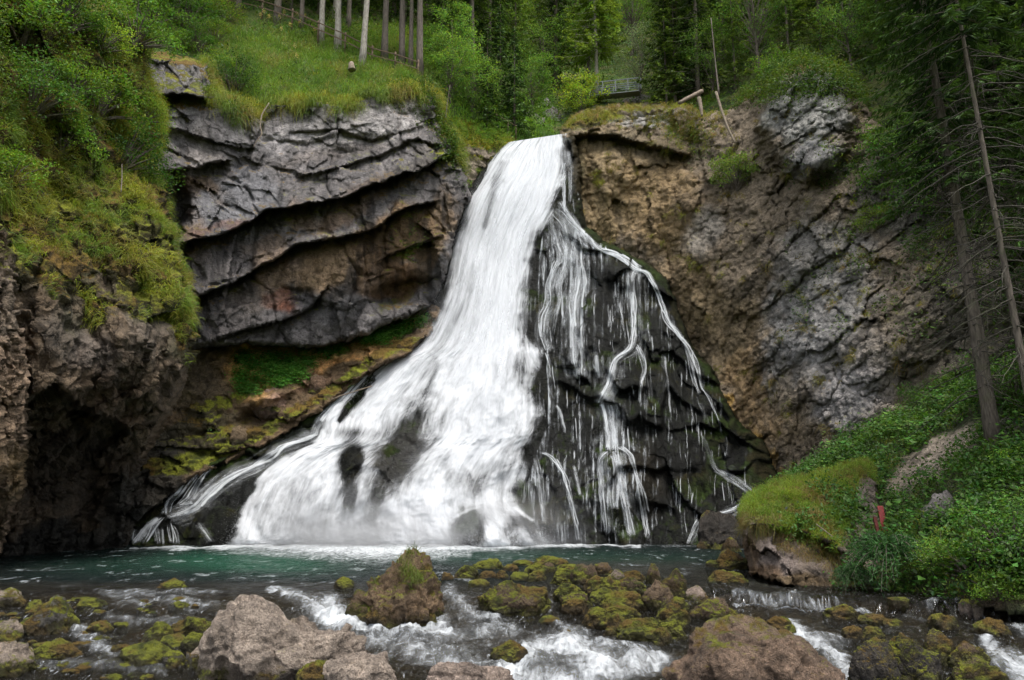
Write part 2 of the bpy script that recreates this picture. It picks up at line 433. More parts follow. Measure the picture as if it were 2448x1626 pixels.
def B_col(x, y, p):
    c = paint(x, y, p, (.165, .16, .165), [
        (205, 150, 22, 30, 0, (.3, .28, .27), .5), (345, 215, 40, 12, -20, (.26, .18, .12), .7), (260, 250, 26, 12, -20, (.27, .2, .14), .6), (195, 240, 16, 30, 0, (.22, .15, .1), .7),
        (350, 125, 85, 22, -8, (.36, .355, .36), .85), (255, 135, 40, 22, 0, (.3, .3, .32), .7), (180, 70, 35, 12, 0, (.3, .3, .3), .7),
        (240, 205, 45, 30, -20, (.2, .21, .235), .9), (205, 185, 28, 10, 15, (.27, .19, .12), .7), (180, 120, 30, 20, 0, (.26, .26, .27), .7),
        (190, 190, 14, 14, 0, (.13, .09, .06), .7), (225, 225, 40, 6, -10, (.2, .1, .07), .6),
        (330, 155, 60, 12, -15, (.21, .19, .18), .6), (370, 195, 40, 14, -20, (.13, .10, .08), .8), (300, 215, 22, 14, -20, (.24, .18, .13), .8),
        (215, 262, 40, 22, -15, (.19, .18, .18), .7), (400, 180, 40, 14, -25, (.11, .10, .09), .7),
        (285, 270, 34, 24, -15, (.36, .27, .2), .85), (287, 300, 17, 15, 0, (.3, .11, .06), .9), (340, 262, 46, 24, -15, (.36, .26, .16), .9), (440, 230, 14, 40, 0, (.28, .2, .12), .8), (395, 285, 30, 14, -25, (.2, .12, .06), .9), (260, 300, 45, 18, -10, (.28, .24, .21), .6),
        (325, 308, 35, 18, 0, (.13, .13, .14), .8), (400, 240, 50, 26, -25, (.2, .135, .075), 1.), (370, 275, 35, 18, -30, (.17, .11, .06), .8), (425, 255, 18, 35, 0, (.13, .09, .05), .8),
        (345, 280, 8, 22, 10, (.06, .055, .05), .8), (425, 160, 20, 22, 0, (.12, .11, .1), .7), (230, 320, 45, 14, 0, (.16, .15, .15), .7)])
    # black algae running down the face, pale seepage
    st = fbm(np.stack([p[..., 0]*1.6, p[..., 1]*.4, p[..., 2]*.22], -1), 5)
    c = .85*c*np.array([1.07, 1., .94])*(1-.65*smooth(.05, .35, st)[..., None])
    c = c*(1+.5*smooth(.12, .4, -st)[..., None])
    return c
def B_moss(x, y, p, n): return .3*blob(x, y, 440, 250, 14, 30)+ .55*blob(x, y, 408, 248, 14, 22)+.35*smooth(.2, .8, n[..., 2])+.3*smooth(118, 100, y)+.5*blob(x, y, 450, 140, 14, 25)
PB = patch('layered_cliff', B_poly, B_ctrl, 1.0, 8, 6., B_dep, B_nd, B_col, B_moss, lambda x, y, p: .25+.3*smooth(0, .3, fbm(p*.4, 3)), label='layered grey limestone cliff with overhanging ledges left of the waterfall')

# ---- slope of earth, moss and stones under the layered cliff
C_poly = [(178, 338), (250, 330), (330, 335), (380, 318), (430, 290), (448, 285), (434, 330), (407, 354), (377, 366), (330, 404), (262, 447), (190, 478), (136, 524), (126, 552), (90, 552), (120, 480), (150, 420)]
C_ctrl = [(180, 345, 42), (250, 345, 43.6), (330, 345, 44.6), (390, 325, 45.6), (435, 292, 46.5), (430, 330, 44.4), (377, 362, 42.6), (330, 399, 41.4), (262, 442, 40.3), (190, 475, 38.6), (130, 530, 37.6),
          (300, 380, 42.5), (220, 400, 41.4), (160, 440, 39.8), (110, 550, 37.2), (200, 440, 40.4)]
def C_dep(x, y, p):
    return .5*fbm(p*.35, 4)*2+.35*facets(p*np.array([.5, .5, 1.2]))-1.3*blob(x, y, 268, 398, 18, 12)*0+.9*blob(x, y, 262, 402, 20, 10, -15, 4)+.7*blob(x, y, 290, 388, 24, 7, -25, 3)-.8*blob(x, y, 250, 418, 26, 8, -20)
def C_nd(x, y, p): return .2*fbm(p*1.2, 5)+.08*facets(p*3.)
def C_col(x, y, p):
    return 1.25*paint(x, y, p, (.13, .085, .045), [(250, 370, 24, 28, 15, (.55, .31, .11), 1.), (360, 345, 60, 10, -22, (.55, .29, .11), 1.), (300, 352, 70, 10, -5, (.45, .27, .11), 1.), (395, 330, 32, 8, -25, (.5, .27, .1), 1.),
        (195, 390, 30, 40, 0, (.1, .075, .045), .8), (272, 402, 18, 10, -10, (.42, .26, .18), .8), (310, 382, 20, 8, -30, (.28, .17, .1), .7), (200, 440, 45, 30, -20, (.05, .045, .025), .8),
        (150, 480, 40, 50, 0, (.035, .032, .025), .9), (120, 530, 50, 30, 0, (.02, .02, .017), .9), (235, 435, 14, 10, 30, (.2, .14, .08), .5)], 10, .5)  # darkest blobs, lower left: shade of the recess painted into the colour
def C_moss(x, y, p, n): return .3*smooth(.05, .28, fbm(p*.45+4, 4))*smooth(420, 395, y)+.55*blob(x, y, 205, 425, 60, 34, -20)+.6*smooth(14, 2, np.abs(y-np.interp(x, [186, 260, 330, 377, 402], [466, 434, 392, 356, 345])))
PC = patch('earth_slope', C_poly, C_ctrl, 1.0, 5, 2., C_dep, C_nd, C_col, C_moss, lambda x, y, p: .15, label='bare earth and mossy stones sloping down under the layered cliff')

# ---- near mossy cliff at the left edge
A_poly = [(-260, -40), (-60, -30), (40, -20), (120, 20), (146, 40), (141, 63), (152, 100), (160, 134), (152, 156), (150, 173), (160, 187), (171, 238), (180, 275), (186, 304), (188, 349), (178, 383), (169, 405), (150, 440), (135, 480), (122, 520),
          (122, 552), (60, 556), (-60, 562), (-260, 580)]
A_ctrl = [(-260, 0, 18), (-260, 300, 17), (-260, 570, 20), (-60, 0, 23), (-60, 200, 22.5), (-60, 400, 22), (-60, 560, 26), (0, 0, 26), (0, 150, 24.5), (0, 300, 23.5), (0, 420, 25), (0, 556, 29.5), (80, 0, 31), (80, 120, 29), (80, 250, 26.5), (80, 350, 26), (80, 440, 30), (80, 520, 33), (60, 552, 33),
          (140, 60, 33.5), (150, 160, 32.5), (160, 220, 31), (185, 310, 30), (180, 380, 30.8), (120, 300, 28), (130, 380, 28.6), (130, 450, 32.5), (122, 545, 35.5), (40, 400, 25.6), (40, 480, 30.5)]
def A_dep(x, y, p):
    d = 1.3*fbm(p*.22, 4)*1.6+.55*facets(p*np.array([.5, .5, .35]))
    d += .9*ridged(np.stack([p[..., 0]*.5+p[..., 1]*.3, p[..., 1]*.1, p[..., 2]*.12], -1)+2, 3)-.5
    d -= 1.3*blob(x, y, 118, 80, 20, 60, 20)*0
    d += crease(x+6*fbm(p*.6, 3), y, [(24, 400), (45, 392), (60, 388), (90, 410), (130, 432), (165, 415)], 1.1, 30, 1.2, 60, 6)
    d -= .8*blob(x, y, 110, 165, 30, 26)
    return d
def A_nd(x, y, p): return .35*fbm(p*.9, 5)+.16*facets(p*1.7)+.10*ridged(p*3.1, 3)
def A_vegmask(x, y, p=None):
    n = fbm(p*.38+11, 4)*2 if p is not None else 0
    yl = np.interp(x, [-60, 0, 24, 60, 100, 140, 170, 190], [215, 228, 262, 300, 300, 318, 322, 330])
    return smooth(30, -30, y-yl+60*n)
def A_col(x, y, p):
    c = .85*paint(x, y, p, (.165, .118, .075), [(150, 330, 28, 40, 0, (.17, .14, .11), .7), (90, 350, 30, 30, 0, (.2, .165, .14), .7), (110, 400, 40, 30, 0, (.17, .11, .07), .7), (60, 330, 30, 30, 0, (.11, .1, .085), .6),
        (75, 470, 60, 50, 0, (.05, .036, .026), .8), (110, 470, 30, 30, 0, (.1, .065, .04), .6), (100, 190, 25, 18, 0, (.27, .25, .23), .6), (70, 540, 90, 22, 0, (.015, .015, .012), .95), (130, 500, 26, 40, 0, (.03, .027, .02), .9)])  # near-black blobs at the foot put the undercut's shade into the colour
    v = A_vegmask(x, y, p)
    g = np.array([.05, .065, .018])
    c = c*(1-.75*v[..., None])+g*.75*v[..., None]
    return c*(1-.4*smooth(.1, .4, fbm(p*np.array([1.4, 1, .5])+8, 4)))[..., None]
def A_moss(x, y, p, n): return .75*A_vegmask(x, y, p)+.22*smooth(.1, .35, fbm(p*.6+21, 4))*smooth(400, 300, y)
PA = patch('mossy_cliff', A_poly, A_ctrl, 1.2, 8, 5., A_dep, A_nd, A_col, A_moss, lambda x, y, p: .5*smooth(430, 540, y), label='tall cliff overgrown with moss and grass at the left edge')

# ---- nearest tan rock face at the left edge
A2_poly = [(-60, 210), (-6, 222), (8, 240), (14, 262), (10, 300), (18, 330), (26, 352), (29, 378), (23, 410), (22, 440), (20, 487), (8, 520), (0, 552), (-60, 562)]
A2_ctrl = [(-60, 220, 19), (10, 240, 22), (-60, 400, 18.5), (25, 370, 22.5), (-20, 350, 19.6), (-60, 560, 22.5), (20, 480, 24), (-5, 550, 27), (-20, 480, 21)]
PA2 = patch('tan_cliff', A2_poly, A2_ctrl, 1.1, 6, 5., lambda x, y, p: .35*fbm(p*.5, 4)*2+.3*facets(p*.9), lambda x, y, p: .16*fbm(p*1.7, 5)+.12*facets(p*3.4)+.05*ridged(p*6, 3),
            lambda x, y, p: paint(x, y, p, (.3, .21, .14), [(10, 300, 30, 40, 0, (.17, .135, .1), .8), (0, 420, 20, 50, 0, (.4, .28, .18), .6), (15, 470, 14, 30, 0, (.36, .24, .1), .6)]),
            lambda x, y, p, n: .6*smooth(300, 240, y)+.1, None, label='pale tan rock face nearest the camera at the left edge')

# ---- stepped rock mound under the falling water
D_poly = [(506, 152), (513, 147), (540, 143), (572, 138), (578, 160), (578, 200), (584, 228), (602, 243), (640, 260), (666, 277), (680, 320), (694, 350), (712, 373), (737, 421), (764, 442), (778, 477), (770, 500), (748, 515), (696, 548),
          (690, 552), (130, 552), (130, 528), (186, 474), (262, 441), (330, 398), (376, 358), (402, 348), (412, 335), (424, 312), (434, 290), (440, 268), (446, 240), (452, 218), (462, 194), (476, 176), (490, 156)]
D_ctrl = [(508, 141, 51), (568, 134, 51), (540, 160, 50), (500, 180, 49), (570, 190, 49), (460, 230, 48), (520, 230, 47.8), (575, 235, 48.2), (640, 265, 48), (445, 280, 46.6), (520, 290, 46), (600, 300, 46.2), (670, 300, 47),
          (425, 340, 44.8), (540, 340, 44.2), (640, 340, 44.6), (700, 360, 45.3), (380, 400, 42.5), (480, 400, 42), (600, 400, 42.3), (735, 425, 43.2), (330, 405, 41.8), (290, 450, 40.5), (420, 450, 40.7), (540, 450, 40.7), (660, 450, 41), (770, 455, 42),
          (240, 465, 39.8), (200, 490, 38.8), (350, 500, 39.3), (540, 500, 39.3), (700, 500, 40), (775, 490, 40.5), (130, 530, 37.5), (130, 548, 37), (250, 547, 37.6), (400, 547, 37.6), (540, 547, 37.6), (690, 549, 37.3), (640, 547, 37.6)]
def D_dep(x, y, p):
    calm = smooth(26, -6, x-np.interp(y, [140, 220, 300, 345, 400, 450, 500, 548], [572, 552, 538, 546, 552, 545, 530, 545]))*smooth(-26, 6, x-np.interp(y, [140, 220, 300, 345, 362, 400, 450, 500, 548], [505, 452, 432, 405, 378, 336, 290, 245, 225]))
    q = p*np.array([.45, .2, .3]); q[..., 2] += .3*fbm(p*.3, 3)*3
    d = (.45*facets(q*.8)+.25*(ridged(p*np.array([1.1, .4, .2]), 2)-.5)+.05*facets(p*np.array([.8, .6, 1.2])+7))*(1-.5*calm)
    zz = p[..., 2]*.34+1.5*fbm(p*np.array([.2, .2, .1])+30, 4, 2., .45)*2
    fr = zz-np.floor(zz); d -= (.36+.5*fbm(p*.35+77, 2)*2)*(smooth(.0, .7, fr)-smooth(.8, 1., fr)-.4)*smooth(13, 9, p[..., 2])*(1-.65*calm)
    d += 1.9*blob(x, y, 497, 537, 46, 30, 0, 5)+.8*blob(x, y, 356, 480, 20, 42, 10, 4)+.5*blob(x, y, 400, 470, 30, 45, 30, 4)
    d += 1.*blob(x, y, 560, 500, 34, 40, 0, 5)+.9*blob(x, y, 622, 480, 30, 38, 0, 4)+.5*blob(x, y, 285, 500, 36, 40, 0, 4)+.6*blob(x, y, 640, 390, 34, 40)+.6*blob(x, y, 588, 330, 30, 40)
    d += .8*blob(x, y, 620, 275, 50, 12, 20)
    return d
def D_nd(x, y, p): return .16*fbm(p*np.array([1.5, 1, .7]), 5)+.03*ridged(p*2.7, 4)
def D_col(x, y, p):
    return paint(x, y, p, (.006, .0065, .005), [(560, 500, 60, 60, 0, (.014, .014, .013), .8), (700, 480, 60, 60, 0, (.006, .006, .005), .8), (640, 480, 30, 40, 0, (.03, .023, .014), .5), (300, 500, 80, 40, 0, (.018, .019, .018), .7), (580, 160, 10, 50, 0, (.05, .04, .02), .8),
        (400, 460, 40, 50, 30, (.05, .048, .043), .7)])
def D_moss(x, y, p, n): return .3+.4*smooth(.0, .3, fbm(p*.5+14, 4))+.55*smooth(16, 4, np.abs(y-np.interp(x, [575, 602, 640, 664, 677, 711, 737, 776], [212, 240, 260, 276, 315, 373, 421, 470])))+.5*smooth(12, 3, np.abs(y-np.interp(x, [186, 260, 330, 377, 402], [480, 450, 410, 370, 350])))*(x < 400)
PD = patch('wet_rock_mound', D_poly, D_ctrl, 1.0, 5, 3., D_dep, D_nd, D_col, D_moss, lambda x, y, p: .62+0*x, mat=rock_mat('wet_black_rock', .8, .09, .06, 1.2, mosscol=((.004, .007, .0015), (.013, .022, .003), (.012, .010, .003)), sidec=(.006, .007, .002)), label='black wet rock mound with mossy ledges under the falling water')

# ---- brown and grey cliff right of the fall
E_poly = [(563, 136), (575, 120), (602, 112), (640, 109), (683, 108), (705, 118), (735, 110), (758, 90), (775, 74), (800, 64), (840, 78), (866, 110), (900, 150), (1000, 160), (1080, 180), (1320, 190), (1320, 420), (1080, 420), (975, 410), (950, 420), (905, 450), (868, 462), (834, 475), (800, 495),
          (772, 498), (764, 470), (770, 455), (735, 440), (700, 380), (676, 340), (655, 290), (600, 262), (575, 245), (560, 225), (562, 180)]
E_ctrl = [(563, 138, 52.5), (575, 200, 51.5), (575, 245, 51), (640, 110, 53), (640, 200, 50), (640, 270, 50), (700, 120, 51), (700, 250, 47.5), (700, 380, 47), (745, 440, 44.5), (776, 490, 41.5), (760, 90, 48), (760, 200, 45), (760, 330, 43.4), (800, 70, 46),
          (820, 150, 42), (820, 250, 41), (820, 380, 38.5), (820, 475, 37.2), (870, 110, 43), (870, 450, 34.6), (900, 200, 38.5), (900, 330, 35.5), (930, 425, 32.6), (975, 400, 30.5), (975, 250, 33.5), (1080, 200, 31), (1080, 410, 27), (1320, 200, 27), (1320, 410, 23)]
def E_dep(x, y, p):
    a = radians(52)
    u = p[..., 0]*cos(a)+p[..., 2]*sin(a); v = -p[..., 0]*sin(a)+p[..., 2]*cos(a)
    R = smooth(680, 790, x)
    q1 = np.stack([u*.28, p[..., 1]*.3, v*.85], -1)         # slanting ribs, right part
    q2 = np.stack([p[..., 0]*.85, p[..., 1]*.4, p[..., 2]*.3], -1)   # hanging curtains of tufa, left part
    d = R*(.3*facets(q1)+.12*facets(q1*2.3+4)+.3*facets(p*.5))+(1-R)*(.5*facets(q2)+.4*(ridged(q2*.9+3, 3)-.5))
    d += .9*fbm(p*.16+2, 3)*2+.07*facets(p*2.1)
    d += 2.3*smooth(.25, .75, blob(x+10*fbm(p*.5, 3), y, 808, 118, 50, 60, 10, 4))
    d -= 1.6*blob(x, y, 838, 172, 30, 14, -35, 3)
    d += crease(x, y+5*fbm(p*.6, 3), [(568, 140), (590, 136), (620, 138), (660, 150), (690, 158)], 1.0, 12, 1.3, 14, 3)
    d -= 2.8*smooth(.3, .7, blob(x+4*fbm(p, 3), y, 896, 436, 15, 20, 25, 4))
    d -= .9*blob(x, y, 600, 250, 30, 40)
    # the strata at the top edge
    zz = p[..., 2]*2.3-p[..., 0]*.55+fbm(p*.8, 3)
    d -= .16*cracks(p*np.array([.42, .3, .26])+.35*fbm(p*.8, 4)[..., None], .14)*smooth(-.1, .2, fbm(p*.35+40, 3))
    d += .25*(zz-np.floor(zz))*smooth(150, 130, y)*smooth(560, 600, x)*smooth(720, 690, x)
    return d
def E_nd(x, y, p): return .26*fbm(p*.9, 6, 2.1, .6)+.12*ridged(p*2.3, 4)+.05*facets(p*3.6)
def E_col(x, y, p):
    c = 1.22*paint(x, y, p, (.185, .145, .1), [(600, 190, 45, 60, 0, (.25, .18, .09), .9), (660, 200, 40, 60, 0, (.25, .17, .08), .85), (690, 300, 40, 55, 0, (.22, .155, .08), .8), (640, 150, 60, 14, 0, (.09, .07, .035), .7), (640, 122, 45, 8, -8, (.4, .38, .36), .8),
        (595, 124, 30, 8, -12, (.07, .075, .02), .9), (725, 330, 40, 60, -20, (.25, .185, .105), .8), (805, 110, 42, 42, 0, (.26, .255, .235), .9), (815, 160, 30, 20, 0, (.2, .2, .2), .8), (760, 390, 32, 50, -12, (.33, .22, .11), .85),
        (810, 340, 50, 80, 20, (.25, .245, .24), .85), (860, 380, 50, 60, 10, (.28, .25, .22), .75), (830, 270, 60, 50, 40, (.2, .19, .175), .8), (850, 400, 40, 40, 0, (.24, .23, .23), .7), (935, 330, 50, 70, 0, (.15, .13, .1), .7),
        (745, 435, 16, 8, 30, (.45, .27, .07), .95), (760, 455, 14, 12, 50, (.42, .26, .07), .95), (778, 482, 22, 14, 20, (.36, .24, .09), .95), (728, 408, 14, 6, 35, (.45, .28, .08), .9), (798, 480, 10, 6, 0, (.45, .3, .12), .8), (575, 190, 12, 40, 0, (.05, .055, .018), .7),
        (900, 200, 60, 50, 30, (.1, .095, .085), .8), (985, 280, 60, 110, 0, (.09, .08, .06), .8), (895, 440, 16, 20, 0, (.05, .045, .035), .8), (700, 210, 30, 22, 40, (.14, .1, .06), .7), (790, 410, 25, 45, 0, (.3, .22, .13), .6), (705, 230, 16, 24, 20, (.28, .26, .23), .6)], 13, .4)  # dark blob in the small cave: its shade painted onto the stone
    a = radians(52); v = -p[..., 0]*sin(a)+p[..., 2]*cos(a); u = p[..., 0]*cos(a)+p[..., 2]*sin(a)
    st = fbm(np.stack([u*.3, p[..., 1]*.3, v*1.3], -1)+50, 5)
    c = c*(1-.4*smooth(.06, .32, st)*smooth(640, 760, x))[..., None]
    c = c*(1-.5*smooth(.1, .4, fbm(np.stack([p[..., 0]*1.5, p[..., 1]*.4, p[..., 2]*.3], -1)+60, 5))*smooth(760, 680, x))[..., None]
    return c
def E_moss(x, y, p, n): return .75*blob(x, y, 592, 122, 32, 9, -12)+.4*blob(x, y, 640, 110, 40, 8)+.5*blob(x, y, 572, 185, 9, 40)+.5*blob(x, y, 900, 300, 60, 60)*smooth(0, .25, fbm(p*.5, 4))+.35*smooth(.05, .3, fbm(p*.45+31, 4))*smooth(.0, .5, n[..., 2]+.3)+.5*smooth(110, 60, y)
PE = patch('brown_cliff', E_poly, E_ctrl, 1.1, 7, 6., E_dep, E_nd, E_col, E_moss, lambda x, y, p: .1+.3*blob(x, y, 600, 150, 40, 60), label='rough brown and grey cliff wall right of the waterfall')

# ---- wooded hillside above and behind everything
H_poly = [(-420, -620), (1500, -620), (1500, 160), (1080, 230), (700, 190), (560, 170), (500, 180), (350, 170), (200, 140), (0, 160), (-420, 200)]
H_ctrl = [(-420, -600, 45), (-420, 0, 30), (-420, 200, 27), (0, 0, 37), (0, 150, 33), (0, -300, 55), (120, 0, 43), (140, 60, 41), (150, 140, 40), (230, 100, 42.5), (230, 50, 46), (230, 0, 52), (300, 102, 43.5), (300, 60, 47), (300, 20, 53), (300, -60, 66), (360, 90, 45), (360, 66, 47.5), (360, 30, 56),
          (420, 85, 47), (418, 75, 48.5), (440, 40, 60), (445, 120, 49), (480, 130, 51), (512, 138, 53), (540, 134, 56), (540, 110, 62), (500, 80, 62), (540, 60, 78), (540, 0, 100), (540, -300, 150), (595, 92, 63), (640, 105, 60), (600, 60, 76), (620, 0, 98), (640, 130, 58), (690, 108, 55), (700, 60, 64), (700, 0, 80), (760, 60, 54),
          (800, 60, 50), (860, 100, 46), (860, 30, 54), (860, -60, 64), (960, 120, 38), (960, 0, 46), (1080, 150, 33), (1080, 0, 38), (1500, 0, 30), (1500, -600, 45), (540, -600, 170), (900, -600, 110), (200, -600, 105), (540, 170, 57), (350, 165, 47), (200, 135, 43), (700, 180, 56), (1080, 230, 34), (1500, 160, 27)]
def H_col(x, y, p):
    return paint(x, y, p, (.035, .045, .015), [(320, 72, 110, 34, 5, (.11, .17, .03), .95), (250, 60, 50, 40, 0, (.1, .16, .025), .9), (380, 85, 60, 18, 20, (.09, .12, .03), .8), (500, 125, 30, 15, 30, (.12, .17, .035), .9), (545, 128, 40, 12, 15, (.07, .15, .035), .95), (540, 108, 22, 10, 15, (.3, .28, .26), .8), (560, 115, 26, 8, 15, (.3, .29, .27), .7),
       (600, 103, 50, 7, 0, (.25, .25, .24), .6), (455, 115, 20, 30, 20, (.1, .16, .03), .8), (60, 60, 120, 90, 0, (.05, .08, .018), .8)], 8)
PH = patch('wooded_hillside', H_poly, H_ctrl, 3.0, 6, 2., lambda x, y, p: .5*fbm(p*.15, 4)*2*smooth(-200, 40, y)+.2*facets(p*.5), lambda x, y, p: .3*fbm(p*.5, 4), H_col,
           lambda x, y, p, n: .5+0*x, mat=M_SOIL, label='steep green hillside above the cliffs')

# ---- right bank with undergrowth
F_poly = [(772, 500), (800, 484), (811, 473), (834, 458), (869, 440), (923, 421), (950, 405), (975, 393), (1024, 378), (1120, 360), (1450, 330), (1450, 660), (1120, 625), (1024, 614), (965, 607), (938, 602), (880, 594), (846, 592), (830, 560), (800, 530)]
F_ctrl = [(772, 500, 30), (811, 473, 33.5), (869, 440, 31.5), (923, 421, 30), (975, 393, 28), (1024, 378, 26.5), (1120, 360, 24), (1450, 330, 21), (1450, 660, 11), (1450, 500, 15), (846, 592, 19.4), (880, 594, 18.9), (938, 602, 17.6), (1024, 613, 15.9), (1120, 625, 14), (846, 530, 24), (900, 520, 22.5), (950, 520, 20.5), (1024, 520, 18.4), (1120, 520, 16.5),
          (870, 480, 28), (950, 460, 24.6), (1024, 450, 22), (950, 570, 18.2), (1024, 570, 16.8)]
def F_col(x, y, p):
    return paint(x, y, p, (.045, .055, .02), [(935, 458, 50, 17, -32, (.4, .33, .26), 1.), (905, 485, 24, 11, -30, (.38, .31, .24), .9), (940, 510, 16, 12, 0, (.3, .28, .27), .7), (890, 505, 14, 8, 0, (.28, .24, .2), .6), (1010, 430, 30, 12, -15, (.2, .18, .14), .7), (930, 600, 110, 10, 4, (.06, .04, .025), .9)], 8)
PF = patch('right_bank', F_poly, F_ctrl, 1.6, 5, 2., lambda x, y, p: .5*fbm(p*.45, 4)*2, lambda x, y, p: .2*fbm(p*1.1, 4)+.05*facets(p*3.2), F_col, lambda x, y, p, n: np.clip(.25-.4*softline(x, y, [(975, 425), (945, 448), (918, 470), (895, 492)], 12), 0, 1), mat=M_SOIL, label='right bank sloping down to the stream')
tag(PF.o, 'right bank sloping down to the stream', None, None, 'structure')

# ---- big grass-topped rock at the water's edge
G_poly = [(746, 512), (750, 503), (769, 490), (792, 484), (813, 479), (845, 470), (866, 466), (873, 479), (878, 500), (884, 531), (880, 560), (870, 590), (834, 591), (787, 586), (754, 575), (746, 540)]
G_ctrl = [(746, 512, 21.6), (769, 490, 23.2), (813, 479, 24.2), (866, 466, 24.8), (876, 495, 24), (884, 535, 22), (870, 590, 19.2), (834, 592, 19.4), (787, 587, 19.9), (754, 576, 21), (746, 545, 21.4), (790, 510, 21.7), (800, 532, 21), (820, 550, 20.4), (840, 500, 22.6), (850, 540, 21.1), (780, 560, 20.3)]
def G_dep(x, y, p):
    return .35*fbm(p*.6, 4)*2+.3*facets(p*np.array([.9, .9, .8]))+crease(x, y+4*fbm(p, 3), [(750, 528), (775, 526), (800, 532), (830, 545), (850, 556)], .35, 8, .45, 12, 3)+crease(x, y, [(846, 495), (858, 506), (872, 512)], .3, 8, .4, 6, 2)
def G_vm(x, y, p):
    return smooth(8, -5, y-np.interp(x, [746, 775, 795, 815, 835, 850, 860, 884], [512, 526, 540, 552, 556, 520, 478, 474])+9*fbm(p*1.1, 3))
PG = patch('grassy_rock', G_poly, G_ctrl, .9, 5, 3., G_dep, lambda x, y, p: .1*fbm(p*2, 5)+.06*facets(p*4.4), lambda x, y, p: paint(x, y, p, (.21, .165, .13), [(775, 560, 26, 22, 0, (.25, .2, .175), .8), (760, 575, 20, 14, 0, (.2, .12, .06), .8), (800, 582, 40, 10, 0, (.13, .085, .035), .8), (865, 500, 12, 16, 0, (.24, .2, .17), .8), (750, 550, 8, 26, 0, (.2, .12, .06), .7)], 5, .8)*(1-.6*G_vm(x, y, p))[..., None],
           lambda x, y, p, n: .6*G_vm(x, y, p)+.2*blob(x, y, 800, 580, 50, 12), lambda x, y, p: .4*smooth(575, 590, y), mat=rock_mat('ledge_stone', 2., .07), kind='thing', label='big grass-topped rock jutting from the right bank into the water', cat='rock')

# ---- tan rock and grass between the layered cliff and the lip of the fall
K_poly = [(436, 118), (456, 122), (478, 126), (494, 133), (510, 139), (512, 148), (494, 162), (480, 184), (466, 202), (456, 226), (450, 252), (440, 262), (440, 180)]
K_ctrl = [(436, 118, 48.8), (478, 126, 51), (510, 140, 52), (495, 160, 50.2), (480, 184, 49.6), (465, 204, 49.2), (455, 230, 48.8), (446, 260, 48.2), (440, 190, 48), (455, 150, 49)]
PK = patch('ravine_wall', K_poly, K_ctrl, 1.0, 6, 2., lambda x, y, p: .3*fbm(p*.6, 4)*2+.25*facets(p*.9), lambda x, y, p: .15*fbm(p*1.4, 5)+.06*facets(p*3), lambda x, y, p: paint(x, y, p, (.27, .22, .165), [(460, 200, 14, 30, 0, (.3, .22, .13), .8), (450, 235, 8, 20, 0, (.16, .11, .06), .8), (480, 135, 30, 10, 15, (.1, .13, .03), .9)], 5, .7),
           lambda x, y, p, n: .75*smooth(12, 0, y-np.interp(x, [436, 456, 494, 512], [128, 136, 146, 146]))+.3*smooth(.05, .3, fbm(p*.9, 3)), None, label='tan rock bank left of the lip of the waterfall')
# ================================================================ pool, stream, bed
def level(X, Y):
    """water surface height: flat pool, then a drop over the shoal; on the right a straight little weir"""
    yc = 19.1-(X-5.2)*.62                               # crest line of the weir, right part
    wr = smooth(3.6, 4.8, X)
    base = -.5*smooth(18.6, 14.2, Y)-.25*smooth(14.5, 12.4, Y)-.02*np.maximum(12.5-Y, 0)
    right = -.27*smooth(.0, -.22, Y-yc)-.2*smooth(-.6, -3.2, Y-yc)-.27*smooth(-2.5, -6, Y-yc)-.02*np.maximum(11-Y, 0)
    return base*(1-wr)+right*wr
def waterd(x, y):
    """depth (world Y) at which pixel column x, row y meets the water"""
    x = np.asarray(x, float); y = np.asarray(y, float); d = gd(y, 0.)
    for _ in range(14):
        X = (x-512)*d/(F*cp-(340-y)*sp)
        d = .5*d+.5*gd(y, level(X, d))
    return d
WX0, WX1, WY0, WY1 = -160, 1190, 541., 790.
wxs = np.arange(WX0, WX1, 1.6); wys = np.concatenate([np.arange(WY0, 600, .5), np.arange(600, 690, .8), np.arange(690, WY1, 4.)])
GX, GY = np.meshgrid(wxs, wys)
Dw = waterd(GX, GY)
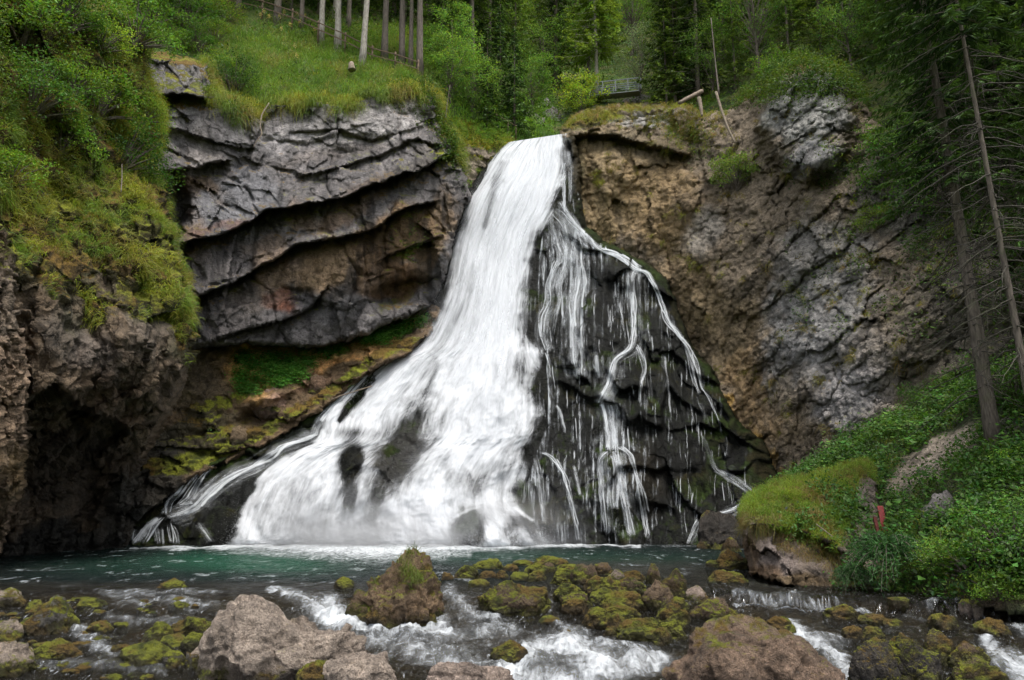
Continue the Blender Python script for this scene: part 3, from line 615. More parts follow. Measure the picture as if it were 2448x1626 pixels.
# keep rows ordered
Dw = np.minimum.accumulate(Dw, axis=0)
Xw = (GX-512)*Dw/(F*cp-(340-GY)*sp)
Zw = level(Xw, Dw)
PW = np.stack([Xw, Dw, Zw], -1)
def foam_map(x, y):
    f = 1.25*softline(x, y, [(130, 549), (170, 549), (215, 548), (260, 547), (380, 549), (480, 548), (560, 546), (640, 546)], [1.2, 1.6, 2.4, 4., 7., 4., 2., 1.2])
    f += .55*softline(x, y, [(230, 553), (300, 556), (380, 559), (470, 555)], [2, 4, 6, 2.5])
    f += .5*softline(x, y, [(640, 545), (690, 546), (760, 548)], 1.)
    # rapids left of and around the tall boulder
    f += .8*softline(x, y, [(272, 592), (300, 597), (325, 612), (345, 624)], [4, 8, 12, 9])
    f += .75*softline(x, y, [(335, 622), (365, 628), (400, 624), (446, 622)], [9, 9, 8, 6])
    f += .6*softline(x, y, [(330, 600), (345, 608)], 6)+.75*softline(x, y, [(395, 628), (430, 634), (452, 632)], [5, 6, 4])
    f += .55*softline(x, y, [(448, 592), (462, 604), (478, 618), (500, 622)], [8, 8, 6, 4])+.55*softline(x, y, [(450, 578), (475, 582)], 2.5)
    f += .45*softline(x, y, [(375, 640), (440, 655), (480, 668)], 9)+.3*softline(x, y, [(440, 640), (520, 630)], 6)
    # white water bottom centre
    f += .95*softline(x, y, [(498, 672), (520, 658), (545, 648), (575, 650), (600, 662)], [8, 10, 10, 9, 9])
    f += .8*softline(x, y, [(510, 680), (560, 684), (620, 672), (660, 660)], [12, 14, 12, 9])+.55*softline(x, y, [(570, 640), (620, 646), (655, 650)], 6)
    f += .5*softline(x, y, [(552, 600), (553, 612)], 2.2)+.35*softline(x, y, [(560, 628), (590, 634)], 4)
    # weir foot and the chute on the right
    f += .85*softline(x, y, [(733, 601), (760, 605), (790, 609), (826, 611)], [3, 3.5, 4, 2.5])+.65*softline(x, y, [(733, 592), (790, 597), (832, 600), (868, 604)], 3.)
    f += .95*softline(x, y, [(790, 624), (803, 636), (822, 650), (840, 664), (852, 682), (880, 700)], [5, 7, 8, 8, 9, 12])
    f += .4*softline(x, y, [(800, 630), (845, 640)], 6)+.5*softline(x, y, [(925, 603), (945, 600), (965, 603)], 2.2)+.4*softline(x, y, [(905, 612), (940, 622)], 4)
    f += .85*softline(x, y, [(985, 640), (1000, 655), (1020, 665), (1040, 680)], [6, 9, 12, 14])+.6*softline(x, y, [(1000, 620), (1024, 632)], 5)
    # riffles left, with streak glints painted in as foam
    f += .45*softline(x, y, [(105, 592), (150, 594), (215, 592)], 4)+.4*softline(x, y, [(120, 603), (215, 604)], 4)+.5*softline(x, y, [(72, 628), (95, 638), (115, 655)], [4, 8, 6])
    f += .35*softline(x, y, [(30, 660), (100, 668), (160, 676)], 6)+.3*softline(x, y, [(110, 620), (180, 622)], 4)+.4*softline(x, y, [(740, 549), (768, 548)], 1.5)
    f += .24*blob(x, y, 430, 640, 200, 34, 4, 4)+.16*blob(x, y, 640, 668, 90, 22)+.12*blob(x, y, 150, 630, 120, 40, 0, 4)+.1*blob(x, y, 900, 640, 120, 40, 0, 4)+.1*blob(x, y, 300, 560, 240, 12)
    return f
_q = np.stack([Xw*.5, Dw*.28, Xw*0], -1)
FM = foam_map(GX+9*fbm(_q+3, 4)*2*smooth(575, 600, GY), GY+(2.2+3*smooth(575, 600, GY))*fbm(_q*1.7+9, 4)*2)
turb = smooth(21.5, 17.5, Dw)*.9+.12
rough_w = np.clip(FM, 0, 1.3)
h = .030*ridged(PW*np.array([1.6, 3.4, 0])+5, 4)-.015
h2 = .085*fbm(PW*np.array([1.7, 1.2, 0])+9, 5)*2+.05*ridged(PW*np.array([4.5, 3.2, 0]), 4)
pool_h = .05*fbm(PW*np.array([1.3, .75, 0]), 5)*2
HH = pool_h*(1-turb)+(h+h2)*turb*(.45+1.2*np.clip(rough_w, 0, 1))+.05*np.clip(FM, 0, 1.2)*(1-turb)*smooth(30, 36, Dw)
PW2 = PW.copy(); PW2[..., 2] += HH
deep = smooth(17.6, 21.5, Dw)*smooth(-2, 3, (Dw-19))
deep = np.clip(deep*(1-.55*softline(GX, GY, [(540, 572), (700, 578), (900, 592)], 12)), 0, 1)
green = 1.3*blob(GX, GY, 250, 562, 85, 10, 2)+.4*blob(GX, GY, 480, 556, 120, 8)+.25*blob(GX, GY, 120, 566, 90, 10)+.22*blob(GX, GY, 620, 558, 150, 7)
ny, nx = GX.shape; idx = np.arange(ny*nx).reshape(ny, nx)
wq = np.stack([idx[1:, :-1], idx[1:, 1:], idx[:-1, 1:], idx[:-1, :-1]], -1).reshape(-1, 4)

def water_mat():
    m = NT('stream_water'); pos = m.n('NewGeometry').outputs['Position']
    foam = m.attr('foam'); deep_ = m.attr('deep'); gr = m.attr('green')
    mp = m.n('Mapping', None, Vector=pos, Scale=(1, 1.7, 1)).outputs[0]
    n1 = m.noise(mp, 3.2, 6., .62, .6); n2 = m.noise(mp, 12., 5., .6)
    n4 = m.noise(m.n('Mapping', None, Vector=pos, Scale=(1.5, .7, 1)).outputs[0], 1., 7., .75, .4)
    fl = m.n('Mapping', None, Vector=pos, Rotation=(0, 0, .5), Scale=(3.4, 1.1, 1)).outputs[0]
    n3 = m.noise(fl, 1.7, 8., .66, 1.2)
    bp = m.n('Bump', None, Strength=1., Distance=.22, Height=m.math('ADD', m.math('MULTIPLY', n1, 1.), m.math('MULTIPLY', n2, .3))).outputs[0]
    body = m.mix(gr, (.003, .006, .006, 1), (.004, .042, .022, 1))
    body = m.mix(deep_, m.mix(m.mapr(foam, .05, .7), (.022, .02, .014, 1), (.2, .21, .215, 1)), body)
    d = m.n('BsdfDiffuse', None, Color=body).outputs[0]
    t = m.n('BsdfTransparent', None, Color=(.62, .56, .42, 1)).outputs[0]
    b = m.n('MixShader', None, i0=m.math('ADD', m.math('MULTIPLY', deep_, .75), .22, clamp=True), i1=t, i2=d).outputs[0]
    fr = m.n('Fresnel', None, IOR=1.33, Normal=bp).outputs[0]
    g = m.n('BsdfGlossy', None, Roughness=.07, Normal=bp).outputs[0]
    s = m.n('MixShader', None, i0=m.math('MULTIPLY', fr, .95), i1=b, i2=g).outputs[0]
    fa = m.math('ADD', m.math('MULTIPLY', foam, 1.15), m.math('MULTIPLY', m.math('SUBTRACT', n3, .5), 2.6))
    fa = m.math('ADD', fa, m.math('MULTIPLY', m.math('SUBTRACT', n1, .5), 1.6))
    fa = m.math('MULTIPLY', m.mapr(fa, .25, 2.1, 0, .86), m.mapr(foam, .0, .25))
    fa = m.math('MAXIMUM', fa, m.math('MULTIPLY', m.mapr(n4, .57, .68, 0., .5), m.mapr(deep_, .3, .8)))
    fa = m.math('MAXIMUM', fa, m.math('MULTIPLY', m.mapr(m.noise(fl, 4.5, 5., .7, 1.), .6, .7, 0., .42), m.mapr(deep_, .6, .2)))
    wb = m.n('BsdfDiffuse', None, Color=(.66, .69, .71, 1), Normal=m.n('Bump', None, Strength=1., Distance=.08, Height=n3).outputs[0]).outputs[0]
    # the two MAXIMUM terms paint glints as white flecks across pool and stream
    return m.out(m.n('MixShader', None, i0=fa, i1=s, i2=wb).outputs[0])
M_WATER = water_mat()
wobj = mkobj('water', PW2.reshape(-1, 3), wq, {'foam': FM.ravel(), 'deep': deep.ravel(), 'green': np.clip(green, 0, 1).ravel()}, M_WATER)
tag(wobj, 'green pool running out into a shallow rushing stream', None, None, 'structure')

# ---- stream bed and far ground
bx = np.arange(-26, 26, .16); by = np.arange(6, 45, .16); BX, BY = np.meshgrid(bx, by)
bp_ = np.stack([BX, BY, BX*0], -1)
f1, f2, rid = worley(bp_*2.3)
f1b, _, rid2 = worley(bp_*5.1+3)
BZ = level(BX, BY)-.3-.9*smooth(19.5, 25, BY)+.24*np.sqrt(np.clip(.5-f1**2, 0, 1))*smooth(24, 19, BY)+.08*np.clip(.6-f1b, 0, 1)+.12*fbm(bp_*.6, 3)
BZ = np.where(np.abs(BX) > 22, -1.2, BZ)
bc = lerp(np.array([.09, .07, .045]), np.array([.26, .22, .16]), rid[..., None])*(.7+.6*rid2[..., None])
bn = BX.shape; bi = np.arange(bn[0]*bn[1]).reshape(bn)
bq = np.stack([bi[:-1, :-1], bi[:-1, 1:], bi[1:, 1:], bi[1:, :-1]], -1).reshape(-1, 4)
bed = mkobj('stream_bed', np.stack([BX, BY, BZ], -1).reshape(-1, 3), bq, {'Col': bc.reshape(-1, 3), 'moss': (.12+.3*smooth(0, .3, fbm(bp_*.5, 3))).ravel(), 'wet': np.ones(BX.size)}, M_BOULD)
tag(bed, 'pebbly stream bed under shallow water', None, None, 'structure')
g = 400
gm = mkobj('ground', [[-g, -g, -2.6], [g, -g, -2.6], [g, g, -2.6], [-g, g, -2.6]], np.array([[0, 1, 2, 3]]), {'Col': np.full((4, 3), .05), 'moss': np.full(4, .6), 'wet': np.zeros(4)}, M_SOIL)
tag(gm, 'forest ground', None, None, 'structure')

# ================================================================ the waterfall
def fall_mat(name, f1=1.5, f2=6.5, sharp=1., col=(.82, .84, .865), amax=1., gain=1.62, bump=.14, lo=-.5, hi=1.25):
    m = NT(name); dens = m.attr('dens'); su = m.attr('su'); sv = m.attr('sv')
    v1 = m.n('CombineXYZ', None, X=m.math('MULTIPLY', su, f1), Y=m.math('MULTIPLY', sv, .22)).outputs[0]
    v2 = m.n('CombineXYZ', None, X=m.math('MULTIPLY', su, f2), Y=m.math('MULTIPLY', sv, .9), Z=3.).outputs[0]
    n1 = m.noise(v1, 1., 7., .62, .35); n2 = m.noise(v2, 1., 4., .6, .5)
    v3 = m.n('CombineXYZ', None, X=m.math('MULTIPLY', su, 1.3), Y=m.math('MULTIPLY', sv, .55), Z=7.).outputs[0]
    n3 = m.noise(v3, 1., 8., .68, 1.)
    a = m.math('MULTIPLY', m.math('SUBTRACT', n1, .5), 2.1*sharp)
    a = m.math('ADD', a, m.math('MULTIPLY', m.math('SUBTRACT', n2, .5), .75*sharp))
    a = m.math('ADD', a, m.math('MULTIPLY', m.math('SUBTRACT', n3, .5), 2.2*sharp))
    a = m.math('ADD', a, m.math('SUBTRACT', m.math('MULTIPLY', dens, gain), .75))
    a = m.math('MULTIPLY', m.mapr(a, lo, hi), m.mapr(dens, .0, .3))
    a = m.math('MULTIPLY', a, amax)
    tone = m.mapr(n2, .3, .7, .9, 1.04, 'LINEAR')
    rgb = m.n('RGB').outputs[0]; rgb.node.outputs[0].default_value = (*col, 1)
    c = m._sc(rgb, tone)
    hb = m.math('ADD', m.math('MULTIPLY', n1, 1.2), m.math('MULTIPLY', n3, .5))
    bp = m.n('Bump', None, Strength=.8, Distance=bump, Height=hb).outputs[0]
    d = m.n('BsdfDiffuse', None, Color=c, Normal=bp).outputs[0]
    tl = m.n('BsdfTranslucent', None, Color=c).outputs[0]
    s = m.n('MixShader', None, i0=.3, i1=d, i2=tl).outputs[0]
    return m.out(m.n('MixShader', None, i0=a, i1=m.n('BsdfTransparent').outputs[0], i2=s).outputs[0])
M_FALL = fall_mat('white_water'); M_STRAND = fall_mat('thin_white_water', 6., 15., .95, (.78, .81, .83), .82, 1.6, .03, -.45, 1.3); M_VEIL = fall_mat('water_veil', .8, 2., .5, (.76, .78, .81), .6, 1.6)
M_TRICKLE = fall_mat('trickle_film', 5., 13., 1.35, (.8, .84, .87), .75, 1.5, .03, -.1, 1.15)
def smooth2(a, k=4):
    a = a.copy()
    for _ in range(k):
        a[1:-1, 1:-1] = (a[1:-1, 1:-1]*2+a[:-2, 1:-1]+a[2:, 1:-1]+a[1:-1, :-2]+a[1:-1, 2:])/6
    return a
_b1 = smooth2(PD.D, 25); _b2 = smooth2(PD.D, 220)
DS2 = _b2-.15
DS = lerp(_b2, _b1, smooth(330, 500, PD.Y)*.75)
DS = DS-.3
Lb = np.array([(509, 142), (493, 155), (478, 177), (464, 195), (453, 222), (446, 246), (440, 271), (435, 293), (425, 316), (413, 338), (400, 352), (376, 364), (357, 381), (338, 399), (322, 417), (312, 440), (288, 452), (260, 472), (247, 494), (235, 520), (227, 541), (222, 547.5)], float)
Rb = np.array([(568, 133), (571, 148), (572, 166), (568, 184), (562, 203), (552, 222), (545, 246), (541, 270), (539, 295), (539, 318), (541, 338), (546, 352), (549, 370), (550, 390), (550, 412), (546, 432), (538, 450), (531, 472), (526, 492), (530, 510), (540, 528), (549, 548)], float)
def resample(pts, n):
    k = np.linspace(0, len(pts)-1, n); i = np.arange(len(pts))
    # smooth through control points (catmull-rom)
    p = np.vstack([2*pts[0]-pts[1], pts, 2*pts[-1]-pts[-2]]); j = np.clip(k.astype(int), 0, len(pts)-2); t = (k-j)[:, None]
    p0, p1, p2, p3 = p[j], p[j+1], p[j+2], p[j+3]
    return .5*((2*p1)+(-p0+p2)*t+(2*p0-5*p1+4*p2-p3)*t**2+(-p0+3*p1-3*p2+p3)*t**3)
def sheet(L, R, nv, nu, off, DD):
    top = lambda x, y, d: lerp(PD.f(x, y)-.75, d, smooth(150, 190, y))
    L = resample(L, nv); R = resample(R, nv)
    u = np.linspace(0, 1, nu)[None]; x = L[:, :1]*(1-u)+R[:, :1]*u; y = L[:, 1:]*(1-u)+R[:, 1:]*u
    # bow: rows sag a little so streamlines stay perpendicular
    d = top(x, y, bil(PD, DD, x, y)-off)
    return x, y, d
NU, NV = 300, 440
x, y, d = sheet(Lb, Rb, NV, NU, .35, DS)
U = np.broadcast_to(np.linspace(0, 1, NU)[None], x.shape); Vv = np.broadcast_to(np.linspace(0, 25, NV)[:, None], x.shape)
dens = np.ones(x.shape)
wpx = np.hypot(x[:, -1:]-x[:, :1], y[:, -1:]-y[:, :1])
eL = U*wpx; eR = (1-U)*wpx
sl_ = np.interp(y, [135, 180, 230, 300, 345, 380, 440, 548], [5, 12, 22, 26, 20, 12, 8, 10])
en = fbm(np.stack([U*0+2, y*.03, Vv*0], -1), 4)*2; en2 = fbm(np.stack([U*5, y*.05, Vv*0+3], -1), 4)*2
dens *= .12+.88*smooth(-1, 1, (eL+7*en2)/sl_*2-.9); dens *= smooth(0, 1, (eR+9*en+5*en2)/np.interp(y, [135, 200, 300, 548], [8, 20, 30, 24]))
core = softline(x, y, [(540, 140), (520, 200), (505, 280), (500, 340), (492, 400), (480, 440), (440, 500), (410, 540)], [40, 34, 32, 34, 30, 30, 40, 50])
dens += .22*core+.08*softline(x, y, [(330, 440), (300, 480), (280, 540)], [18, 26, 36])
def neg(st, s): 
    global dens
    dens = dens*(1-np.clip(st, 0, 1)*s)
neg(softline(x, y, [(502, 163), (496, 180), (491, 200), (484, 225)], [4, 5, 4, 4]), .55)
neg(softline(x, y, [(476, 268), (466, 300), (452, 325), (438, 352), (420, 390)], [5, 4, 4, 5, 6]), .3)
neg(softline(x, y, [(563, 150), (565, 172)], 5), .5)
neg(softline(x, y, [(437, 365), (424, 395), (408, 422)], [3, 6, 9]), .45); neg(softline(x, y, [(418, 418), (408, 440), (396, 460)], [13, 23, 20]), .86)
neg(softline(x, y, [(398, 455), (388, 478), (376, 500), (370, 520)], [23, 19, 12, 7]), .78)
neg(blob(x, y, 351, 462, 13, 22, 8, 4), 1.); neg(blob(x, y, 350, 495, 9, 20, 0, 4), .8)
neg(softline(x, y, [(362, 394), (350, 405), (340, 420)], [4, 6, 3]), 1.); neg(softline(x, y, [(372, 379), (362, 388)], 4), .9)
neg(blob(x, y, 352, 433, 18, 6), .55)
neg(blob(x, y, 520, 368, 13, 18), .5); neg(blob(x, y, 472, 480, 24, 26, -30), .45); neg(blob(x, y, 505, 470, 12, 26), .3); neg(blob(x, y, 525, 300, 9, 40), .25); neg(blob(x, y, 440, 418, 10, 14), .25)
neg(blob(x, y, 468, 529, 18, 21, 10, 4), .95); neg(blob(x, y, 538, 472, 12, 28), .5); neg(blob(x, y, 510, 533, 12, 16, 0, 3), .5)
neg(blob(x, y, 298, 505, 16, 32, 20), .42); neg(blob(x, y, 325, 515, 10, 26, 10), .35); neg(blob(x, y, 268, 500, 8, 26, 25), .3); neg(blob(x, y, 448, 480, 8, 26, -10), .3); neg(blob(x, y, 540, 440, 10, 30), .2)
neg(softline(x, y, [(318, 433), (290, 455)], 3), .4)
dens = np.maximum(dens, .75*softline(x, y, [(369, 440), (364, 470), (357, 505)], [3, 4, 4]))
dens = np.maximum(dens, 1.*softline(x, y, [(448, 520), (470, 509), (490, 505), (515, 508), (532, 520)], 3.)*.9)
dens = np.clip(dens, 0, 1.4); dens = np.minimum(dens+.25*softline(x, y, [(225, 545), (330, 545), (440, 545)], 6), 1.4)
SU = (U-.5)*10
# water thins where the rock bulges out and gathers where it falls back
bl = np.clip(bil(PD, DS-smooth2(PD.D, 3), x, y)+.3, -1, 1.2)
dens = dens-.6*np.clip(bl, -.4, 1.)*smooth(230, 330, y)
sheetP = P(x, y, d)
rip = .16*fbm(np.stack([SU*1.3, Vv*.3, SU*0], -1), 4)*2+.22*ridged(np.stack([SU*.9, Vv*.55, SU*0+4], -1), 3)*smooth(300, 440, y)
d2 = d-rip
fi = np.arange(NV*NU).reshape(NV, NU)
fq = np.stack([fi[1:, :-1], fi[1:, 1:], fi[:-1, 1:], fi[:-1, :-1]], -1).reshape(-1, 4)
fall = empty('waterfall', tuple(P(440, 547, 37.6)))
tag(fall, 'white waterfall fanning out over black rock into the pool', 'waterfall')
def addpart(name, Vx, q, at, mat):
    o = mkobj(name, Vx.reshape(-1, 3)-np.array(fall.location), q, at, mat, fall); return o
addpart('main_cascade', P(x, y, d2), fq, {'dens': dens.ravel(), 'su': SU.ravel(), 'sv': Vv.ravel()}, M_FALL)
# soft spray floating just in front of the main cascade
xs_, ys_, ds_ = sheet(Lb+np.array([-3, 0]), Rb, 220, 120, .9, DS2)
U2 = np.broadcast_to(np.linspace(0, 1, 120)[None], xs_.shape); V2 = np.broadcast_to(np.linspace(0, 25, 220)[:, None], xs_.shape)
dv = smooth(0, .22, U2)*smooth(1, .75, U2)*np.interp(ys_, [135, 160, 220, 330, 420, 548], [.2, .5, .62, .62, .5, .5])
dv = np.clip(dv, 0, 1)*(1-.8*blob(xs_, ys_, 351, 470, 18, 34))*(1-.8*blob(xs_, ys_, 468, 530, 18, 22))*(1-.5*softline(xs_, ys_, [(430, 398), (395, 450), (372, 510)], 22)*1.5)*(1-.6*blob(xs_, ys_, 350, 415, 30, 20))
fi2 = np.arange(220*120).reshape(220, 120); fq2 = np.stack([fi2[1:, :-1], fi2[1:, 1:], fi2[:-1, 1:], fi2[:-1, :-1]], -1).reshape(-1, 4)
addpart('spray_veil', P(xs_, ys_, ds_-.2*fbm(np.stack([U2*8, V2*.2, U2*0], -1), 3)), fq2, {'dens': dv.ravel(), 'su': (U2*10+3).ravel(), 'sv': V2.ravel()}, M_VEIL)

# trickling film over the whole dark side of the mound
Lt = np.array([(556, 205), (546, 224), (540, 250), (538, 280), (538, 320), (543, 350), (548, 390), (546, 425), (536, 455), (528, 485), (532, 515), (545, 545)], float)
Rt = np.array([(568, 206), (590, 236), (622, 252), (652, 272), (668, 300), (690, 340), (712, 374), (736, 418), (758, 446), (768, 480), (744, 515), (700, 546)], float)
xt, yt_, dt_ = sheet(Lt, Rt, 380, 260, .1, smooth2(PD.D, 4))
Ut = np.broadcast_to(np.linspace(0, 1, 260)[None], xt.shape); Vt = np.broadcast_to(np.linspace(0, 21, 380)[:, None], xt.shape)
dt = .25+.24*blob(xt, yt_, 560, 270, 26, 70)+.28*blob(xt, yt_, 575, 240, 30, 26)+.22*blob(xt, yt_, 612, 420, 30, 90)+.16*blob(xt, yt_, 560, 490, 34, 55)+.14*blob(xt, yt_, 640, 300, 24, 40)+.2*softline(xt, yt_, [(600, 250), (650, 275), (680, 330), (715, 400)], 10)
dt += .12*blob(xt, yt_, 620, 500, 40, 50)-.12*blob(xt, yt_, 720, 470, 50, 60)+.3*smooth(14, 0, Ut*(xt[:, -1:]-xt[:, :1]))
dt *= smooth(0, .04, 1-Ut)
it = np.arange(380*260).reshape(380, 260); qt = np.stack([it[1:, :-1], it[1:, 1:], it[:-1, 1:], it[:-1, :-1]], -1).reshape(-1, 4)
addpart('trickle_film', P(xt, yt_, dt_), qt, {'dens': dt.ravel(), 'su': ((xt-640)*.055+.0*Ut).ravel(), 'sv': Vt.ravel()}, M_TRICKLE)

def stream(pts, w, den=1., off=.12, name='side_stream', mat=None, su0=0.):
    pts = np.asarray(pts, float); n = max(8, int(np.hypot(*np.diff(pts, axis=0).T).sum()/1.5))
    c = resample(pts, n); T = np.gradient(c, axis=0); T /= np.linalg.norm(T, axis=1)[:, None]+1e-9
    ww = np.interp(np.linspace(0, len(pts)-1, n), np.arange(len(pts)), np.broadcast_to(w, (len(pts),)))
    m = 11; u = np.linspace(-1, 1, m)
    # ribbons spread across the slope, i.e. mostly sideways
    Nn = np.stack([np.abs(T[:, 1])+.25, -T[:, 0]*.6*np.sign(T[:, 1]+1e-6)], 1); Nn /= np.linalg.norm(Nn, axis=1)[:, None]
    jit = 1.2*fbm(np.stack([np.linspace(0, n*.12, n), np.full(n, su0*3.7), np.zeros(n)], -1), 3)*2
    xx = c[:, :1]+Nn[:, :1]*(u[None]*ww[:, None])+jit[:, None]*.6; yy = c[:, 1:]+Nn[:, 1:]*(u[None]*ww[:, None])
    dd = bil(PD, DS3, xx, yy)-off-.04*(1-u[None]**2)
    dn = den*(1-np.abs(u[None])**2.2)*np.ones((n, 1)); dn *= smooth(0, 3, np.arange(n))[:, None]*smooth(0, 3, n-1-np.arange(n))[:, None]
    if np.ndim(den) == 0 and den < 1: pass
    Lm = np.concatenate([[0], np.cumsum(np.hypot(*np.diff(c, axis=0).T))])*.05
    ii = np.arange(n*m).reshape(n, m); qq = np.stack([ii[1:, :-1], ii[1:, 1:], ii[:-1, 1:], ii[:-1, :-1]], -1).reshape(-1, 4)
    addpart(name, P(xx, yy, dd), qq, {'dens': dn.ravel(), 'su': (u[None]*ww[:, None]*.05+su0).ravel(), 'sv': np.broadcast_to(Lm[:, None], xx.shape).ravel()}, mat or M_STRAND)
DS3 = smooth2(PD.D, 6)
S = [
 # left side
 ([(381, 363), (368, 372), (356, 382), (342, 398), (330, 410), (320, 422), (314, 438)], [2, 4, 5, 6, 7, 9, 9], 1.1),
 ([(316, 433), (300, 440), (282, 447), (268, 456), (254, 465), (240, 471), (226, 479), (214, 489), (203, 499), (194, 508), (180, 514), (165, 518)], [5, 6, 6, 5, 5, 5, 6, 7, 7, 6, 5, 3], .98),
 ([(318, 402), (300, 418), (284, 431), (270, 438)], 1.6, .75), ([(268, 440), (250, 447), (232, 455), (222, 460)], 1.6, .7),
 ([(216, 464), (204, 474), (196, 486), (188, 498), (178, 506)], [2, 3.5, 4.5, 5, 3], .75), ([(205, 468), (190, 480), (180, 492), (170, 502), (168, 516)], [2, 5, 6, 6, 6], .8),
 ([(176, 505), (200, 502)], 2, .7), ([(163, 517), (154, 524), (147, 532), (139, 545)], [4, 7, 9, 9], .85), ([(170, 522), (174, 534), (176, 546)], [3, 4, 5], .8), ([(135, 526), (133, 546)], [3, 6], .65), ([(156, 526), (160, 546)], 5, .7), ([(196, 520), (204, 532), (212, 544)], 2, .5),
 # right side: edge streams
 ([(560, 198), (571, 219), (586, 236), (601, 249), (621, 257), (638, 269), (649, 274), (658, 291), (664, 306), (669, 320), (680, 335), (689, 347), (697, 366), (702, 386), (710, 400), (718, 418), (722, 434)], [9, 8, 6, 5, 4.5, 5, 3.6, 3, 3, 3.4, 4, 3, 2.6, 2, 1.5, 1.2, 1.], .9),
 ([(601, 248), (615, 252), (630, 259), (640, 268)], [3, 4, 4, 3], .9), ([(683, 340), (690, 360), (694, 380), (700, 396)], [3, 4, 4, 3], .6),
 ([(691, 424), (700, 434), (706, 442), (711, 456), (717, 470), (732, 476), (743, 483), (754, 494)], [1.5, 2, 2, 2.4, 3, 3, 2.4, 2], .55), ([(716, 470), (735, 480), (752, 494)], [6, 8, 5], .5),
 ([(754, 494), (746, 501), (730, 511), (716, 514)], [3, 5, 4, 2], .72), ([(700, 518), (694, 530), (687, 546)], [4, 3, 3], .6),
 ([(548, 216), (556, 238), (560, 258), (553, 272), (549, 286), (549, 303), (544, 318), (543, 336), (548, 352)], [7, 6, 5, 4, 4, 4, 5, 4, 3], .82),
 ([(552, 208), (568, 224), (576, 245), (578, 262), (579, 282), (576, 302), (575, 325), (574, 352), (578, 380)], [9, 8, 7, 7, 8, 8, 9, 9, 6], .78), ([(579, 262), (577, 285), (573, 306), (573, 330)], [3, 4, 4, 4], .85),
 ([(560, 212), (566, 240), (567, 262), (562, 280), (560, 300), (556, 318), (552, 338)], [6, 5, 5, 4, 3, 3, 2], .62),
 ([(640, 268), (634, 275), (633, 288), (634, 304), (635, 322), (635, 338), (630, 349), (617, 359), (613, 371), (609, 385), (603, 396), (598, 404)], [6, 5, 4.5, 4, 3.5, 4, 4.5, 4, 4.5, 4.5, 5, 5], .92),
 ([(606, 402), (609, 412), (611, 426), (612, 440), (612, 452)], [8, 7, 6.5, 6, 7], .92), ([(608, 450), (600, 462), (602, 482), (604, 505), (607, 535)], [4, 3.5, 3, 3.5, 4], .82), ([(613, 452), (616, 470), (614, 490), (614, 510)], [6, 6, 5, 4], .7),
 ([(616, 448), (620, 468), (624, 490), (628, 510), (632, 538)], [4, 4.5, 4.5, 4.5, 4], .82), ([(618, 446), (630, 455), (636, 474), (641, 494), (645, 515), (649, 538)], [4, 3.5, 3, 3.5, 4, 3.5], .82),
 ([(636, 346), (641, 352), (645, 368), (641, 385), (639, 405)], [3, 3, 3, 3, 2], .78), ([(596, 352), (597, 364), (600, 380)], [2, 2.5, 1.5], .75),
  ([(540, 452), (552, 457), (560, 468), (565, 478), (569, 494), (573, 512), (577, 528), (579, 543)], [5, 4, 3, 3, 3, 3, 3, 3], .8), ([(573, 463), (577, 480), (581, 498)], [2, 2.2, 2], .75),
 ([(536, 455), (541, 480), (543, 505), (546, 525)], [4, 5, 4, 4], .55), ([(526, 478), (524, 495), (522, 505)], 3, .6),
 ([(556, 403), (560, 412), (563, 424), (566, 436)], [1.5, 2.5, 2.5, 1.5], .8), ([(592, 362), (598, 376)], 1.5, .6),
 ([(664, 357), (668, 384), (671, 415)], 1.3, .75), ([(545, 350), (549, 365), (551, 380)], [3, 3, 2], .7), ([(585, 520), (586, 545)], 3, .5), ([(560, 520), (562, 545)], 4, .5), ([(538, 528), (545, 545)], [4, 5], .7),
 ([(628, 300), (629, 330)], 1., .6), ([(615, 279), (616, 300)], 1.3, .6), ([(619, 300), (622, 318), (624, 334)], 1.3, .7), ([(608, 300), (609, 330)], 1.2, .65), ([(612, 303), (613, 325)], 1., .55), ([(645, 288), (646, 315)], 1.3, .6), ([(651, 292), (652, 312)], 1.1, .6), ([(641, 290), (640, 306)], 1., .6),
 ([(570, 150), (571, 175), (570, 205)], [2, 3, 1.5], .7), ([(564, 160), (564, 185), (565, 215)], [3, 3, 2], .75), ([(577, 188), (580, 206), (582, 226)], [1., 1.4, 1.], .7), ([(573, 196), (575, 216)], 1., .6),
 ([(668, 415), (669, 445)], .9, .5), ([(638, 430), (639, 470)], 1., .45), ([(690, 400), (694, 425)], 1., .5), ([(655, 400), (656, 440)], .8, .4), ([(592, 412), (593, 432)], 1.1, .6), ([(648, 320), (651, 345)], 1.2, .6),
 ([(700, 392), (708, 412), (714, 430)], [6, 8, 5], .3), ([(686, 352), (698, 380)], [5, 8], .35),
]
for k, (pts, w_, dn_) in enumerate(S):
    wm = float(np.max(w_)); stream(pts, np.asarray(w_)*(1.2 if wm < 3 else .85), dn_*(.95 if wm < 3 else .6), su0=k*1.37)
    if wm >= 3:
        rk = np.random.RandomState(k+50)
        for j in range(5):
            ox = rk.uniform(-.9, .9); q_ = [(a+ox*ww_+rk.normal()*.8, b+rk.normal()*.8) for (a, b), ww_ in zip(pts, np.broadcast_to(w_, (len(pts),)))]
            i0 = rk.randint(0, max(1, len(q_)//3)); i1 = len(q_)-rk.randint(0, max(1, len(q_)//3))
            if i1-i0 >= 2: stream(q_[i0:i1], np.broadcast_to(w_, (len(pts),))[i0:i1]*rk.uniform(.18, .42), min(1, dn_*rk.uniform(.65, 1.)), .1+.03*j, su0=k*1.7+j*3.1)
